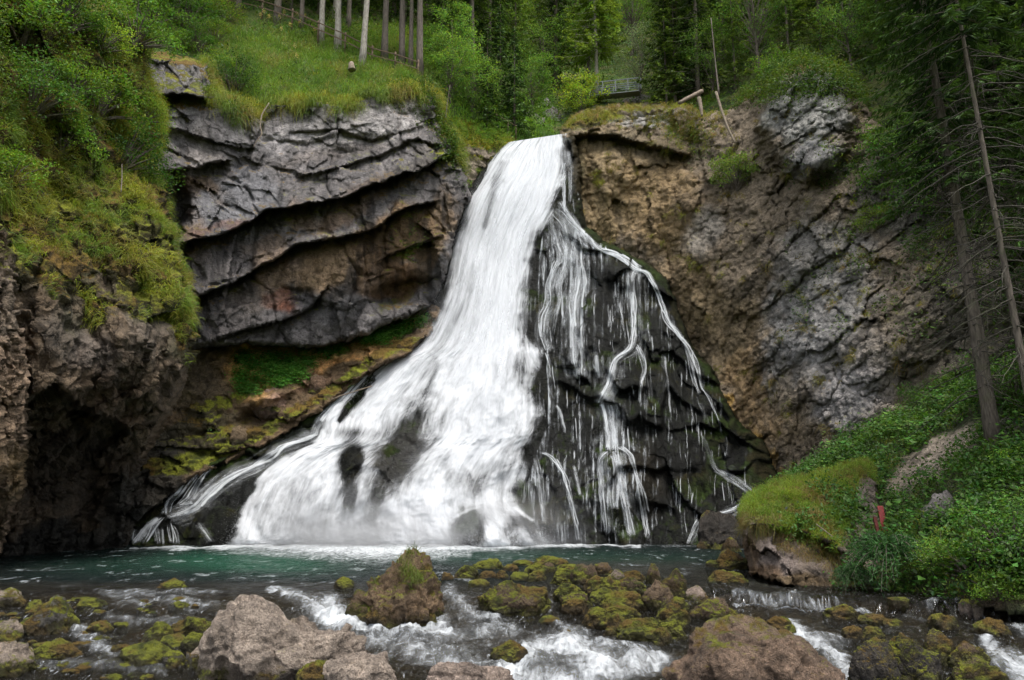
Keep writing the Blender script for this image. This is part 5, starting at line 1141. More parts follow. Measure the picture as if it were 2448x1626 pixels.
# ================================================================ tree prototypes (trunk mesh, crown mesh)
def spruce(h, rad, seed, z0=.08, step=.34, tw=.14, tl=.42, wd=.11, col=(.038, .08, .026), tip=(.1, .18, .04), droop=.45, trunk_r=None, whorl=5, sparse=1., dead=0., bark=None, lean=0.):
    r = np.random.RandomState(seed)
    tr = trunk_r or h*.011
    zs = np.linspace(0, h, 14); pts = np.stack([.02*h*np.sin(zs/h*2+seed)*.3+lean*zs, .02*zs*0, zs], 1)
    T = MB(); T.tube(pts, tr*(1-zs/h*.93)*np.where(zs < .5, 1.25, 1), 9, wob=.05, seed=seed)
    VB = []; VL = []; VC = []; VD = []
    z = z0*h
    K = MB()
    while z < h*.99:
        f = (z-z0*h)/(h-z0*h)
        for k in range(r.randint(whorl-1, whorl+2)):
            if r.rand() > sparse: continue
            az = r.rand()*2*pi; L = rad*(1-f)**.75*r.uniform(.7, 1.1)+.15
            dr = np.array([cos(az), sin(az), 0]); base = np.array([np.interp(z, zs, pts[:, 0]), 0, z+r.uniform(-.1, .1)])
            s = np.linspace(0, 1, 6)
            zz = (-droop*s**1.3*.9+.22*s**3+.12*s*(1-f)*0)*L
            bpnt = base+dr*(s*L)[:, None]+np.array([0, 0, 1.])*zz[:, None]
            T.tube(bpnt, np.linspace(max(.012, tr*.16*(1-f)), .004, 6), 3, cap=False)
            m = max(3, int(L/tw)); q = r.uniform(.12, 1, m)
            c = np.stack([np.interp(q, s, bpnt[:, i]) for i in range(3)], 1)
            sd = np.array([-dr[1], dr[0], 0])
            for sg in (-1, 1):
                a = unit(dr*.55+sd*sg*r.uniform(.5, 1.1, (m, 1))+np.array([0, 0, 1.])*r.uniform(-.75, .0, (m, 1)))
                VB.append(c); VL.append(a*(tl*r.uniform(.5, 1.15, m)*(1.15-.55*q)*min(1, .5+L/3))[:, None]); VC.append(q)
            # tip spray
            VB.append(bpnt[-2:-1]); VL.append((bpnt[-1:]-bpnt[-2:-1])*1.3); VC.append(np.ones(1))
        z += step*r.uniform(.8, 1.2)
    B = np.vstack(VB); A = np.vstack(VL); q = np.concatenate(VC); n = len(B)
    sdv = unit(np.cross(A, r.normal(size=(n, 3))*.5+np.array([0, 0, 1.])))*wd*r.uniform(.7, 1.3, (n, 1))*.5
    V = np.stack([B, B+A*.45+sdv, B+A+np.array([0, 0, -.03]), B+A*.45-sdv], 1)
    i = np.arange(n)[:, None]*4
    TT = np.vstack([i+[0, 1, 2], i+[0, 2, 3]])
    cc = np.asarray(col)*(1-q[:, None]**2)+np.asarray(tip)*q[:, None]**2; cc = cc*(1+.3*r.normal(size=(n, 1)))
    crown = mkmesh('crown', V.reshape(-1, 3), TT, {'Col': np.repeat(np.clip(cc, .004, 1), 4, 0)}, M_NEEDLE, False)
    return T.mesh('trunk', bark or M_BARK), crown
def broadleaf(h, rad, seed, z0=.25, nclump=90, nleaf=70, leaf=.15, col=(.06, .13, .02), trunk_r=None, crs=.85, flat=.5, bark=None, low=0.):
    r = np.random.RandomState(seed); tr = trunk_r or h*.014
    T = MB(); zs = np.linspace(0, h*.8, 9); pts = np.stack([.06*h*np.sin(zs/h*3+seed)*.4, .05*h*np.sin(zs/h*2+seed*2)*.3, zs], 1)
    T.tube(pts, tr*(1-zs/(h*.8)*.8), 8, wob=.06, seed=seed)
    d = unit(r.normal(size=(nclump, 3))); rr_ = r.uniform(.35, 1., nclump)**.5
    zc = h*(z0+(1-z0)*.5); hz = h*(1-z0)*.5
    # uneven outline
    amp = 1+.35*fbm(d*1.6+seed, 3)*2
    c = d*rr_[:, None]*amp[:, None]*np.array([rad, rad, hz])+np.array([0, 0, zc])
    for k in range(0, nclump, 2):
        zb = np.clip(c[k, 2]*r.uniform(.35, .75), .05*h, h*.78); b = np.array([np.interp(zb, zs, pts[:, 0]), np.interp(zb, zs, pts[:, 1]), zb])
        mid = (b+c[k])/2+np.array([0, 0, .08*h])*r.uniform(-.3, 1); T.tube(np.array([b, mid, c[k]]), [tr*.3, tr*.16, .008], 4, cap=False)
    cr = crs*r.uniform(.6, 1.3, nclump)*rad*.34
    n = nclump*nleaf
    lc = np.repeat(c, nleaf, 0)+unit(r.normal(size=(n, 3)))*(r.rand(n, 1)**.45)*np.repeat(cr, nleaf)[:, None]*np.array([1.15, 1.15, .6])
    nn = r.normal(size=(n, 3))*(1-flat)+np.array([0, 0, 1.])*flat
    cl = np.repeat(np.asarray(col)*(1+.22*r.normal(size=(nclump, 1))), nleaf, 0)
    V, TT, cc = leaves(lc, leaf*r.uniform(.6, 1.3, n), nn, r, cl, .25)
    return T.mesh('trunk', bark or M_BARK), mkmesh('crown', V, TT, {'Col': cc}, M_LEAF, False)
def larch(h, rad, seed, z0=.1, col=(.14, .23, .045), **k):
    return spruce(h, rad, seed, z0=z0, step=.4, tw=.1, tl=.34, wd=.08, col=col, tip=(.2, .32, .06), droop=.5, sparse=.9, **k)
def bush(rad, h, seed, nclump=40, nleaf=70, leaf=.09, col=(.06, .12, .02), flat=.55):
    r = np.random.RandomState(seed); T = MB()
    d = unit(r.normal(size=(nclump, 3))); d[:, 2] = np.abs(d[:, 2]); rr_ = r.uniform(.3, 1., nclump)**.5
    c = d*rr_[:, None]*(1+.3*fbm(d*2+seed, 3)*2)[:, None]*np.array([rad, rad, h*.9])+np.array([0, 0, .1*h])
    for k in range(nclump):
        T.tube(np.array([[r.normal()*.05, r.normal()*.05, -.1], c[k]*np.array([.5, .5, .6]), c[k]]), [.03*h, .018*h, .005], 4, cap=False)
    n = nclump*nleaf; cr = rad*.3*r.uniform(.6, 1.3, nclump)
    lc = np.repeat(c, nleaf, 0)+unit(r.normal(size=(n, 3)))*(r.rand(n, 1)**.45)*np.repeat(cr, nleaf)[:, None]*np.array([1.2, 1.2, .7])
    cl = np.repeat(np.asarray(col)*(1+.2*r.normal(size=(nclump, 1))), nleaf, 0)
    V, TT, cc = leaves(lc, leaf*r.uniform(.6, 1.3, n), r.normal(size=(n, 3))*(1-flat)+np.array([0, 0, 1.])*flat, r, cl, .25)
    return T.mesh('stem', M_BARK), mkmesh('foliage', V, TT, {'Col': cc}, M_LEAF, False)
def place(proto, name, label, cat, loc, sc_=1., rz=0., group=None, tilt=(0, 0), names=('trunk', 'crown'), sz=None):
    e = empty(name, tuple(loc)); e.rotation_euler = (tilt[0], tilt[1], rz); e.scale = (sc_, sc_, sz or sc_)
    tag(e, label, cat, group)
    for nm, me in zip(names, proto):
        if me: link(bpy.data.objects.new(nm, me), e)
    return e
def on(p, x, y, dz=0.):
    v = bil(p, p.V, x, y); return (float(v[0]), float(v[1]), float(v[2])+dz)
SB = ('stem', 'foliage')

# ---------------------------------------------------------------- forest on the hillside
SP = [spruce(19, 2.7, 1), spruce(16, 2.3, 2, col=(.028, .055, .026)), spruce(22, 3., 3, z0=.12), spruce(9, 1.7, 4, z0=.03, step=.28, col=(.035, .075, .028), tip=(.08, .15, .04))]
SPH = [spruce(21, 2.6, 11, z0=.5), spruce(24, 2.9, 12, z0=.42), spruce(20, 2.2, 13, z0=.56, bark=M_PALEBARK)]
BL = [broadleaf(9, 3., 21, col=(.11, .22, .05)), broadleaf(12, 3.6, 22, nclump=120, col=(.14, .28, .05)), broadleaf(7, 2.4, 23, z0=.1, col=(.16, .31, .06)), broadleaf(10, 3.2, 24, z0=.08, nclump=110, col=(.2, .27, .16), leaf=.14)]
LA = [larch(17, 2.8, 31), larch(13, 2.4, 32, col=(.08, .14, .03))]
def tr_h(px, y0, y1, d): return float((P(px, y1, d)-P(px, y0, d))[2])
def T(proto, x, y, label, s=1., name='spruce_tree', cat='tree', rz=0., tilt=(0, 0), group=None, p=PH, dz=-.15, sz=None, names=('trunk', 'crown')):
    return place(proto, name, label, cat, on(p, x, y, dz), s, rz, group, tilt, names, sz)
# trunks standing on the meadow edge above the layered cliff
T(SPH[2], 361, 67, 'thick pale spruce trunk on the brow above the layered cliff', 1.0, tilt=(0, radians(1.5)))
for x, y, s, lab, k in [(321, 44, .95, 'thin straight spruce trunk at the back of the meadow, third from left', 2), (338, 52, 1.05, 'grey spruce trunk just left of the thick pale trunk', 2), (276, 26, 1.1, 'spruce trunk at the fence, left end of the trunk row', 0),
                        (384, 64, .9, 'dark slanting trunk right of the thick pale trunk', 1), (400, 66, 1., 'grey-brown trunk at the cliff brow, second right of the pale one', 0), (410, 70, .75, 'thin trunk between two thicker ones at the cliff brow', 0), (418, 76, 1.05, 'brown trunk at the right corner of the cliff brow', 0),
                        (300, 30, .8, 'slim trunk behind the meadow beside the fence', 0), (348, 32, .85, 'slim trunk deep behind the thick pale trunk', 0), (460, 46, 1.1, 'tall trunk rising in the dark wood behind the brow', 1), (472, 92, .8, 'slender trunk behind the small spruces left of the fall', 0), (335, 22, .9, 'pale trunk far back between the meadow trunks', 2)]:
    T(SPH[k], x, y, lab, s, rz=x*.7, tilt=(0, radians(3 if x == 384 else .8)), group='spruce trunks above the layered cliff')
# small trees round the lip of the fall
T(SP[3], 515, 134, 'small dark spruce beside the lip of the waterfall', .95, name='small_spruce')
T(SP[3], 487, 128, 'small bushy spruce left of the one at the lip', .85, rz=2, name='small_spruce')
T(SP[3], 500, 112, 'young spruce behind the two small spruces at the lip', 1., rz=4, name='small_spruce'); T(BL[2], 474, 122, 'light green young broadleaf tree left of the small spruces', .75, name='young_tree')
T(BL[2], 452, 108, 'bright young broadleaf tree behind the cliff corner', .8, rz=1, name='young_tree'); T(BL[2], 530, 118, 'pale green birch-like tree behind the spruce at the lip', .85, rz=3, name='young_tree')
T(broadleaf(3.1, 1.6, 41, z0=.28, nclump=60, nleaf=60, leaf=.12, col=(.26, .38, .045)), 582, 117, 'spreading bright yellow-green little tree at the right of the lip', 1.25, name='little_tree', p=PH)
T(spruce(17, 3.2, 33, z0=.22, step=.34, tw=.1, tl=.5, wd=.12, col=(.17, .27, .05), tip=(.24, .36, .07), droop=.5, bark=M_PALEBARK), 596, 94, 'tall larch with bare lower trunk and light green boughs', 1.0, name='larch_tree')
T(BL[3], 642, 100, 'pale silvery green willow behind the footbridge', .72, name='willow_tree')
T(BL[1], 590, 84, 'bright round broadleaf tree behind the larch trunk', .7, name='broadleaf_tree')
G_ = 'trees crowding the hillside behind the waterfall'
key = [(SP[2], 556, 88, 'dark spruce left of the tall larch', 1.), (SP[0], 672, 104, 'dark hanging spruce right of the willow', .9), (SP[0], 680, 100, 'dark spruce over the top of the brown cliff', 1.1), (LA[1], 668, 112, 'drooping larch over the brown cliff top', .8),
       (BL[0], 545, 92, 'grey-green broadleaf tree behind the pale little rock face', .8), (SP[1], 700, 104, 'spruce above the fallen log', 1.1)]
for pr, x, y, lab, s in key: T(pr, x, y, lab, s, rz=x, group=G_)
r = np.random.RandomState(77)
cnt = 0
fam = {0: ('dark spruce', SP[:3]), 1: ('light green broadleaf', BL[:3]), 2: ('feathery larch', LA)}
def zone(x):
    return 'behind the meadow trunks' if x < 430 else 'behind the left of the lip' if x < 530 else 'straight behind the lip' if x < 640 else 'above the brown cliff' if x < 760 else 'above the grey outcrop' if x < 880 else 'in the upper right wood'
tries = []
for k in range(1500):
    x = r.uniform(215, 1060); yy = r.uniform(-110, 105)
    top = np.interp(x, [225, 300, 420, 450, 500, 560, 640, 760, 860, 960, 1060], [20, 12, 40, 80, 95, 88, 80, 60, 40, 100, 130])
    if yy > top or (505 < x < 668 and yy > 66): continue
    q = on(PH, x, yy)
    if any((q[0]-t[0])**2+(q[1]-t[1])**2 < (1.9 if q[1] < 60 else 3.)**2 for t in tries): continue
    tries.append(q)
    u = r.rand(); f = 0 if u < .5 else 1 if u < .8 else 2
    if x > 640 and u > .5: f = 2 if u < .78 else 1
    if 490 < x < 650: f = 1 if u < .62 else 2 if u < .8 else 0
    if q[1] < 50: f = 0 if u < .6 else 2 if u < .8 else 1
    pr = fam[f][1][r.randint(len(fam[f][1]))]
    size = 'tall ' if r.rand() < .5 else ''
    place(pr, ['spruce_tree', 'broadleaf_tree', 'larch_tree'][f], f'{fam[f][0]} in the packed wood {zone(x)}', 'tree', (q[0], q[1], q[2]-.2), r.uniform(.75, 1.2), r.rand()*6, f'{fam[f][0]} trees {zone(x)}')
    cnt += 1
print('forest trees', cnt)
# ================================================================ grass and undergrowth
YG = (.2, .225, .03); MG = (.1, .165, .025); DG = (.055, .115, .02); OL = (.14, .125, .032); STRAW = (.24, .19, .085); BG = (.10, .2, .025)
grassobj('hanging_grass', PA, lambda x, y, p, n: A_vegmask(x, y, p)**2*smooth(40, 130, y+x*.2)*smooth(-.12, .22, fbm(p*.8+2, 4)), 3600, 20, .36, (YG, MG, OL), 1, 'moss and grass hanging over the left cliff', width=.016, droop=1.1, up=.35, spread=.4, rad=.12)
leafobj('undergrowth', PA, lambda x, y, p, n: smooth(215, 60, y+.5*x-20)*(.2+smooth(-.2, .2, fbm(p*.5+8, 3))), 3800, 16, .1, .38, (DG, MG), 2, 'leafy undergrowth on top of the left cliff')
grassobj('meadow_grass', PH, lambda x, y, p, n: smooth(205, 235, x)*smooth(450, 425, x)*smooth(18, 40, y)*smooth(125, 112, y), 6500, 16, .4, ((.16, .26, .032), (.1, .19, .024), (.21, .23, .055)), 3, 'long grass on the meadow above the layered cliff', width=.022, up=.8, spread=.45, rad=.2)
grassobj('verge_grass', PH, lambda x, y, p, n: smooth(445, 452, x)*smooth(560, 545, x)*smooth(92, 105, y), 2200, 14, .4, ((.16, .3, .04), (.1, .22, .03)), 4, 'grass on the bank at the lip of the fall', width=.03, up=.8, rad=.25)
grassobj('brow_grass', PB, lambda x, y, p, n: smooth(200, 215, x)*smooth(14, 2, y-np.interp(x, [205, 245, 300, 341, 370, 406, 432, 462], [98, 108, 102, 104, 94, 88, 92, 160]))*(.06+smooth(-.08, .2, fbm(p*.8+5, 3))), 1700, 22, .75, (YG, (.1, .17, .03), (.17, .16, .05)), 5, 'grass hanging over the brow of the layered cliff', width=.02, droop=1.6, up=.2, spread=.35, rad=.18)
grassobj('bank_tufts', PK, lambda x, y, p, n: smooth(14, 0, y-np.interp(x, [436, 456, 494, 512], [126, 134, 144, 146]))+.1*smooth(0, .2, fbm(p*.9, 3)), 700, 20, .45, (YG, (.12, .2, .03), OL), 25, 'grass on the tan bank by the lip of the waterfall', width=.022, droop=1.2, up=.4)
leafobj('ivy', PB, lambda x, y, p, n: blob(x, y, 418, 94, 26, 14, 15)+blob(x, y, 447, 135, 10, 26, -20)+.6*blob(x, y, 235, 112, 14, 10)+.25*blob(x, y, 408, 248, 8, 14), 900, 16, .12, .4, (DG, MG), 6, 'dark creeping plants at the right corner of the layered cliff')
leafobj('hillside_plants', PH, lambda x, y, p, n: smooth(140, 250, x)*smooth(-130, -20, y)*(1-.9*smooth(215, 240, x)*smooth(430, 415, x)*smooth(35, 50, y)), 6500, 12, .2, .7, (DG, (.06, .12, .02)), 7, 'low leafy plants on the wooded hillside', rad=.4)
leafobj('slope_plants', PC, lambda x, y, p, n: smooth(.35, .6, blob(x, y, 278, 374, 34, 17, -8)*.95+blob(x, y, 330, 352, 22, 9, -20)*.8+blob(x, y, 392, 332, 34, 10, -20)+blob(x, y, 243, 380, 9, 26)*.8+.8*fbm(p*1.1, 3)-.05), 2200, 14, .12, .26, ((.11, .27, .045), (.08, .2, .035)), 8, 'low green plants on the earth slope', flat=.8)
leafobj('ledge_plants', PE, lambda x, y, p, n: .6*smooth(112, 96, y)*smooth(700, 730, x)+.25*blob(x, y, 690, 140, 20, 20)+.3*smooth(880, 950, x)*smooth(330, 200, y)+.35*smooth(0, .25, fbm(p*.45+31, 4))*smooth(780, 860, x)*smooth(390, 300, y), 4200, 16, .13, .38, (DG, MG), 9, 'leafy plants clinging to ledges of the right cliff', rad=.25)
grassobj('cliff_grass', PE, lambda x, y, p, n: blob(x, y, 592, 119, 34, 6, -10)*.8+1.2*blob(x, y, 688, 126, 26, 15)+blob(x, y, 650, 118, 40, 9)*.5+.9*blob(x, y, 597, 178, 9, 7)+.7*blob(x, y, 700, 262, 14, 5)+.12*smooth(.05, .3, fbm(p*.5+71, 3))+.5*blob(x, y, 850, 300, 36, 16)*smooth(-.1, .2, fbm(p*.9, 3)), 900, 22, .42, (YG, OL, STRAW), 10, 'grass tufts on the ledges of the right cliff', width=.02, droop=1.3, up=.35)
# right bank
GUL = lambda x, y: softline(x, y, [(975, 425), (945, 448), (918, 470), (895, 492)], [13, 14, 13, 9])*1.3+blob(x, y, 946, 508, 26, 17, 0, 4)+.7*blob(x, y, 1010, 428, 20, 7)
leafobj('undergrowth', PF, lambda x, y, p, n: np.clip(1-1.1*GUL(x, y), 0, 1)*(.1+smooth(-.15, .2, fbm(p*.9+3, 3)))*(y < 604), 4200, 18, .12, .42, ((.03, .082, .013), (.055, .13, .02)), 11, 'nettles and leafy plants covering the right bank', rad=.15, flat=.65)
leafobj('small_undergrowth', PF, lambda x, y, p, n: np.clip(1-1.1*GUL(x, y), 0, 1)*(.15+smooth(.1, -.2, fbm(p*.9+3, 3)))*(y < 604), 4200, 16, .06, .22, ((.034, .078, .014), (.06, .12, .02)), 18, 'small-leaved ground cover on the right bank', rad=.16, flat=.5)
leafobj('broad_leaves', PF, lambda x, y, p, n: np.clip(1-1.1*GUL(x, y), 0, 1)*smooth(.0, .25, fbm(p*.8+13, 3))*(y < 600), 420, 9, .24, .4, ((.05, .13, .025), (.075, .17, .035)), 19, 'big-leaved plants among the undergrowth of the right bank', rad=.22, flat=.85)
grassobj('bank_grass', PF, lambda x, y, p, n: np.clip(1-1.1*GUL(x, y), 0, 1)*(.1+smooth(0, .25, fbm(p*.6+23, 3))), 1500, 16, .3, (MG, YG), 12, 'grass among the plants of the right bank', width=.012, up=.7)
grassobj('ledge_grass', PG, lambda x, y, p, n: G_vm(x, y, p)*(1-.9*blob(x, y, 866, 500, 14, 24))*(.12+smooth(-.12, .2, fbm(p*2.1, 4))), 2500, 24, .2, ((.16, .23, .028), (.11, .19, .025), (.14, .13, .035)), 13, 'grass covering the big rock at the water', width=.009, up=.6, droop=.8, spread=.4, rad=.07)
grassobj('ledge_straw', PG, lambda x, y, p, n: softline(x, y, [(752, 522), (780, 522), (810, 516), (835, 500)], 6)*.8+softline(x, y, [(785, 540), (812, 552), (836, 566), (846, 586)], 7)+.5*softline(x, y, [(768, 500), (800, 494), (845, 476)], 4), 420, 24, .26, (STRAW, (.17, .16, .05), OL), 14, 'dry grass hanging from the big rock at the water', width=.008, up=.1, droop=1.5, spread=.35, rad=.06)
leafobj('ledge_plants', PG, lambda x, y, p, n: 1.*blob(x, y, 846, 512, 10, 16, -20)+.6*blob(x, y, 806, 526, 13, 6)+.5*blob(x, y, 826, 492, 8, 5)+.2*blob(x, y, 850, 545, 14, 8), 260, 12, .1, .16, ((.08, .19, .04), (.06, .15, .03)), 15, 'broad-leaved plants on the big rock at the water')
# grass tuft on the tall boulder
o, b_, dim = ROCKS['tall pointed boulder with grass tuft and mossy foot in the stream centre']
r = np.random.RandomState(3)
me = o.data; vv = np.empty(len(me.vertices)*3, np.float32); me.vertices.foreach_get('co', vv); vv = vv.reshape(-1, 3)
def surf(fx, fz):
    """front surface point of the tall boulder near x fraction fx, height fraction fz"""
    w_, bb, c = dim
    k = np.argmin((vv[:, 0]-fx*w_)**2+(vv[:, 2]-fz*c)**2+np.where(vv[:, 1] > 0, 9, 0)); return vv[k]+b_
pt = np.array([surf(a, z) for a, z in [(.1, .7), (.2, .66), (.3, .66), (.38, .62), (.25, .74), (.15, .78), (.3, .58), (.05, .84), (.45, .6), (.2, .95), (.24, .97)]])
V, Q, TT, cc = tufts(pt, np.tile([0, -.7, .6], (len(pt), 1)), r, 60, .26, np.array([.15, .2, .04]), .006, .35, 1.1, .4, .25, .05)
g_ = mkobj('grass_tuft', V, [Q, TT], {'Col': cc}, M_GRASS); tag(g_, 'grass tuft hanging on the tall pointed boulder', 'grass tuft')

# ================================================================ bushes
BU = [bush(1.5, 1.9, 51, nclump=46, col=(.1, .2, .03), leaf=.12, nleaf=55), bush(1.2, 1.3, 52, col=(.13, .25, .03)), bush(1.7, 2.2, 53, nclump=60, col=(.065, .145, .025), leaf=.1), bush(1.3, 1.5, 54, col=(.17, .27, .035), leaf=.07, nleaf=90), bush(1.4, 2.0, 55, nclump=60, nleaf=80, leaf=.09, col=(.15, .25, .05))]
def Bsh(k, p, x, y, label, s=1., d=None, **kw):
    loc = on(p, x, y, -.3*s); return place(BU[k], 'bush', label, 'bush', loc, s, x*.37, kw.get('group'), kw.get('tilt', (0, 0)), SB, kw.get('sz'))
Bsh(2, PA, 122, 168, 'big dark green bush leaning out from the left cliff towards the grey ledges', 1.15, tilt=(0, radians(25)))
Bsh(3, PA, 140, 118, 'light green bush at the upper corner of the left cliff', 1.0, tilt=(0, radians(20)))
Bsh(0, PA, 95, 110, 'mid green bush between the light corner bush and the top left wood', 1.2)
Bsh(2, PH, 232, 96, 'dark round bush at the left end of the meadow over the grey cliff', 1.0, sz=1.25); Bsh(1, PH, 224, 72, 'light green bush above the dark round one at the meadow', 1.05)
for k, (x, y, b_k, s, lab) in enumerate([(20, 40, 0, 1.5, 'large bush in the top left corner'), (62, 30, 2, 1.5, 'dark bush near the top edge, left of the two pale ones'), (100, 45, 3, 1.3, 'yellow-green bush at the top left slope'), (135, 40, 0, 1.3, 'bush on the crest above the small grey overhang'),
        (170, 44, 1, 1.3, 'bright bush right above the small grey overhang'), (196, 50, 2, 1.1, 'dark bush right of the bright one above the overhang'), (30, 110, 2, 1.3, 'dark bush at the left edge on the upper left cliff'), (70, 85, 1, 1.2, 'fresh green bush in the middle of the upper left cliff'),
        (10, 175, 1, 1.1, 'bush low on the left edge above the hanging moss'), (60, 150, 0, 1.1, 'bush above the hanging moss of the left cliff')]):
    Bsh(b_k, PA if x < 150 else PH, x, y, lab, s*.85, group='bushes on the upper left slope')
for k, (x, y, s) in enumerate([(0, -20, 1.6), (45, -25, 1.7), (90, -10, 1.6), (130, -5, 1.7), (165, 5, 1.6), (200, 12, 1.5), (222, 20, 1.3), (185, 25, 1.2), (150, 22, 1.2), (110, 15, 1.3), (215, 40, 1.)]):
    Bsh((0, 1, 3, 2)[k % 4], PH, x, y, 'leafy bush in the row along the top left edge of the picture', s, group='bushes along the top left edge')
Bsh(4, PE, 736, 184, 'light green bush growing on the right cliff below the broken trunk', 1.2)
for k, (x, y, b_k, s, lab) in enumerate([(708, 112, 1, 1.1, 'green bush beside the fallen log on the cliff edge'), (726, 104, 0, 1.2, 'bush left of the grey rocky outcrop'), (748, 84, 3, 1.2, 'bright bush at the left shoulder of the grey outcrop'), (780, 70, 1, 1.2, 'bush on top of the grey outcrop'), (812, 62, 3, 1.2, 'yellow-green bush on the crown of the grey outcrop'),
        (846, 76, 0, 1.2, 'bush at the right shoulder of the grey outcrop'), (872, 108, 3, 1.1, 'bright bush hanging right of the grey outcrop'), (884, 150, 1, 1.1, 'bush hanging lower right of the grey outcrop'), (890, 190, 0, .9, 'small bush left of the leaning trunk, upper'), (880, 222, 3, .8, 'small bush left of the leaning trunk, lower'),
        (930, 165, 2, 1.3, 'dark bush behind the leaning trunk'), (960, 200, 2, 1.4, 'dark bush between the two leaning trunks')]):
    Bsh(b_k, PE, x, y, lab, s*1.15, tilt=(radians(18), 0), group='bushes along the top of the right cliff')
for k, (x, y, b_k, s, lab) in enumerate([(944, 568, 3, .75, 'bush overhanging the stream right of the feathery one'), (980, 575, 0, .85, 'leafy bush over the water near the right edge'), (1015, 560, 2, .9, 'dark leafy bush at the right edge above the water'), (1000, 598, 1, .55, 'low bush touching the stream at the right edge'),
        (930, 412, 2, .9, 'dark bush on the bank beside the small cave'), (955, 400, 0, .9, 'bush where the bank meets the cliff left of the leaning trunk'), (1015, 400, 2, 1.2, 'dark bush behind the leaning trunk foot'), (1020, 470, 1, .8, 'bush at the right edge half way up the bank'), (905, 555, 1, .6, 'small bush behind the feathery one')]):
    Bsh(b_k, PF, x, y, lab, s*.8, group='bushes on the right bank')
# feathery conifer bush hanging over the water
def feather(seed, rad=1.25, h=1.0):
    r = np.random.RandomState(seed); Tk = MB(); B = []; A = []
    for k in range(95):
        az = r.rand()*2*pi; el = r.uniform(.1, 1.2); L = rad*r.uniform(.6, 1.1)
        s = np.linspace(0, 1, 8); dr = np.array([cos(az)*cos(el), sin(az)*cos(el), sin(el)])
        pts = dr*(s*L)[:, None]+np.array([0, 0, -1.])*(s**2.2*L*.75)[:, None]
        Tk.tube(pts, np.linspace(.02, .004, 8), 3, cap=False)
        m = 60; q = r.uniform(.15, 1, m); c = np.stack([np.interp(q, s, pts[:, i]) for i in range(3)], 1)
        B.append(c); A.append(unit(dr*.6+r.normal(size=(m, 3))*.6+np.array([0, 0, -.5]))*r.uniform(.06, .2, (m, 1)))
    B = np.vstack(B); A = np.vstack(A); n = len(B); sd = unit(np.cross(A, r.normal(size=(n, 3))))*.011
    V = np.stack([B, B+A*.5+sd, B+A, B+A*.5-sd], 1); i = np.arange(n)[:, None]*4
    cc = np.array([.045, .12, .035])*(1+.3*r.normal(size=(n, 1)))
    return Tk.mesh('stem', M_BARK), mkmesh('foliage', V.reshape(-1, 3), np.vstack([i+[0, 1, 2], i+[0, 2, 3]]), {'Col': np.repeat(np.clip(cc, .004, 1), 4, 0)}, M_NEEDLE, False)
FE = feather(61)
place(FE, 'conifer_bush', 'feathery dark green conifer bush drooping over the water beside the grassy rock', 'bush', tuple(P(888, 552, 18.7)), 1.0, 0, None, (0, 0), SB)
place(FE, 'conifer_bush', 'smaller feathery bush low against the grassy rock', 'bush', tuple(P(852, 575, 18.9)), .5, 2, None, (0, 0), SB)

# ================================================================ leaning spruces on the right
M_DARKBARK = bark_mat('dark_twigs', (.07, .06, .045), (.035, .03, .024))
def bigspruce(h, rad, seed, tr, zdead=(2., 9.), zlive=8., lean=0.):
    r = np.random.RandomState(seed)
    tm, cm = spruce(h, rad, seed, z0=zlive/h, step=.26, tw=.06, tl=.4, wd=.05, trunk_r=tr, col=(.022, .048, .016), tip=(.06, .12, .028), droop=.6)
    D = MB()
    z = zdead[0]
    while z < zdead[1]:
        for k in range(r.randint(2, 5)):
            az = r.rand()*2*pi; L = r.uniform(.5, 2.4); dr = np.array([cos(az), sin(az), -.25]); s = np.linspace(0, 1, 7)
            pts = np.array([0, 0, z])+dr*(s*L)[:, None]+np.array([0, 0, -1.])*(s**2*L*.25)[:, None]+np.cumsum(r.normal(size=(7, 3))*.03, 0)
            D.tube(pts, np.linspace(.022, .004, 7), 4, cap=False)
            for j in range(5):
                q = r.randint(2, 6); a = unit(dr+r.normal(size=3)*.7+np.array([0, 0, -.4])); D.tube(np.array([pts[q], pts[q]+a*r.uniform(.15, .6)]), [.008, .003], 3, cap=False)
        z += r.uniform(.15, .35)
    return tm, cm, D.mesh('dead_branches', M_DARKBARK)
N3 = ('trunk', 'crown', 'dead_branches')
BS = [bigspruce(21, 2.8, 71, .23, (2, 10), 8.5), bigspruce(19, 2.4, 72, .105, (3, 12), 12.), bigspruce(18, 2.9, 73, .15, (1, 7), 2.5), ]
def BT(k, x, y, label, s=1., rz=0., tilt=(0, 0), p=PF, group=None, d=None):
    loc = on(p, x, y, -.3) if d is None else tuple(P(x, y, d)); return place(BS[k], 'leaning_spruce' if group is None else 'spruce_tree', label, 'tree', loc, s, rz, group, tilt, N3)
BT(0, 991, 450, 'tall spruce with a bare grey leaning trunk standing on the right bank', 1., 0, (0, radians(-2.2)))
BT(1, 1046, 492, 'thinner bare spruce trunk nearest the right edge', 1., 1.2*0, (0, radians(-2.8)))
for k, (x, y, s, lab) in enumerate([(1150, 392, 1.05, 'dark spruce filling the right edge behind the leaning trunks'), (1260, 420, 1.1, 'dark spruce farther right, its boughs entering the frame'), (1075, 300, .9, 'dark spruce between the cliff and the leaning trunks'), (1090, 250, 1., 'dark spruce high at the right edge'), (1020, 200, .8, 'dark spruce growing on the cliff rim behind the leaning trunk')]):
    BT(2, x, y, lab, s, k*1.3, (0, radians(-2)), PF if y > 350 else PE, 'dark spruces at the right edge')
for k, (x, y, s) in enumerate([(940, 150, .8), (975, 130, 1.), (1010, 140, 1.), (1040, 150, 1.1), (1080, 180, 1.2)]):
    T(SP[k % 3], x, y, 'dark spruce in the gloomy row above the right cliff rim', s, rz=k*1.1, group='spruces above the right cliff rim')
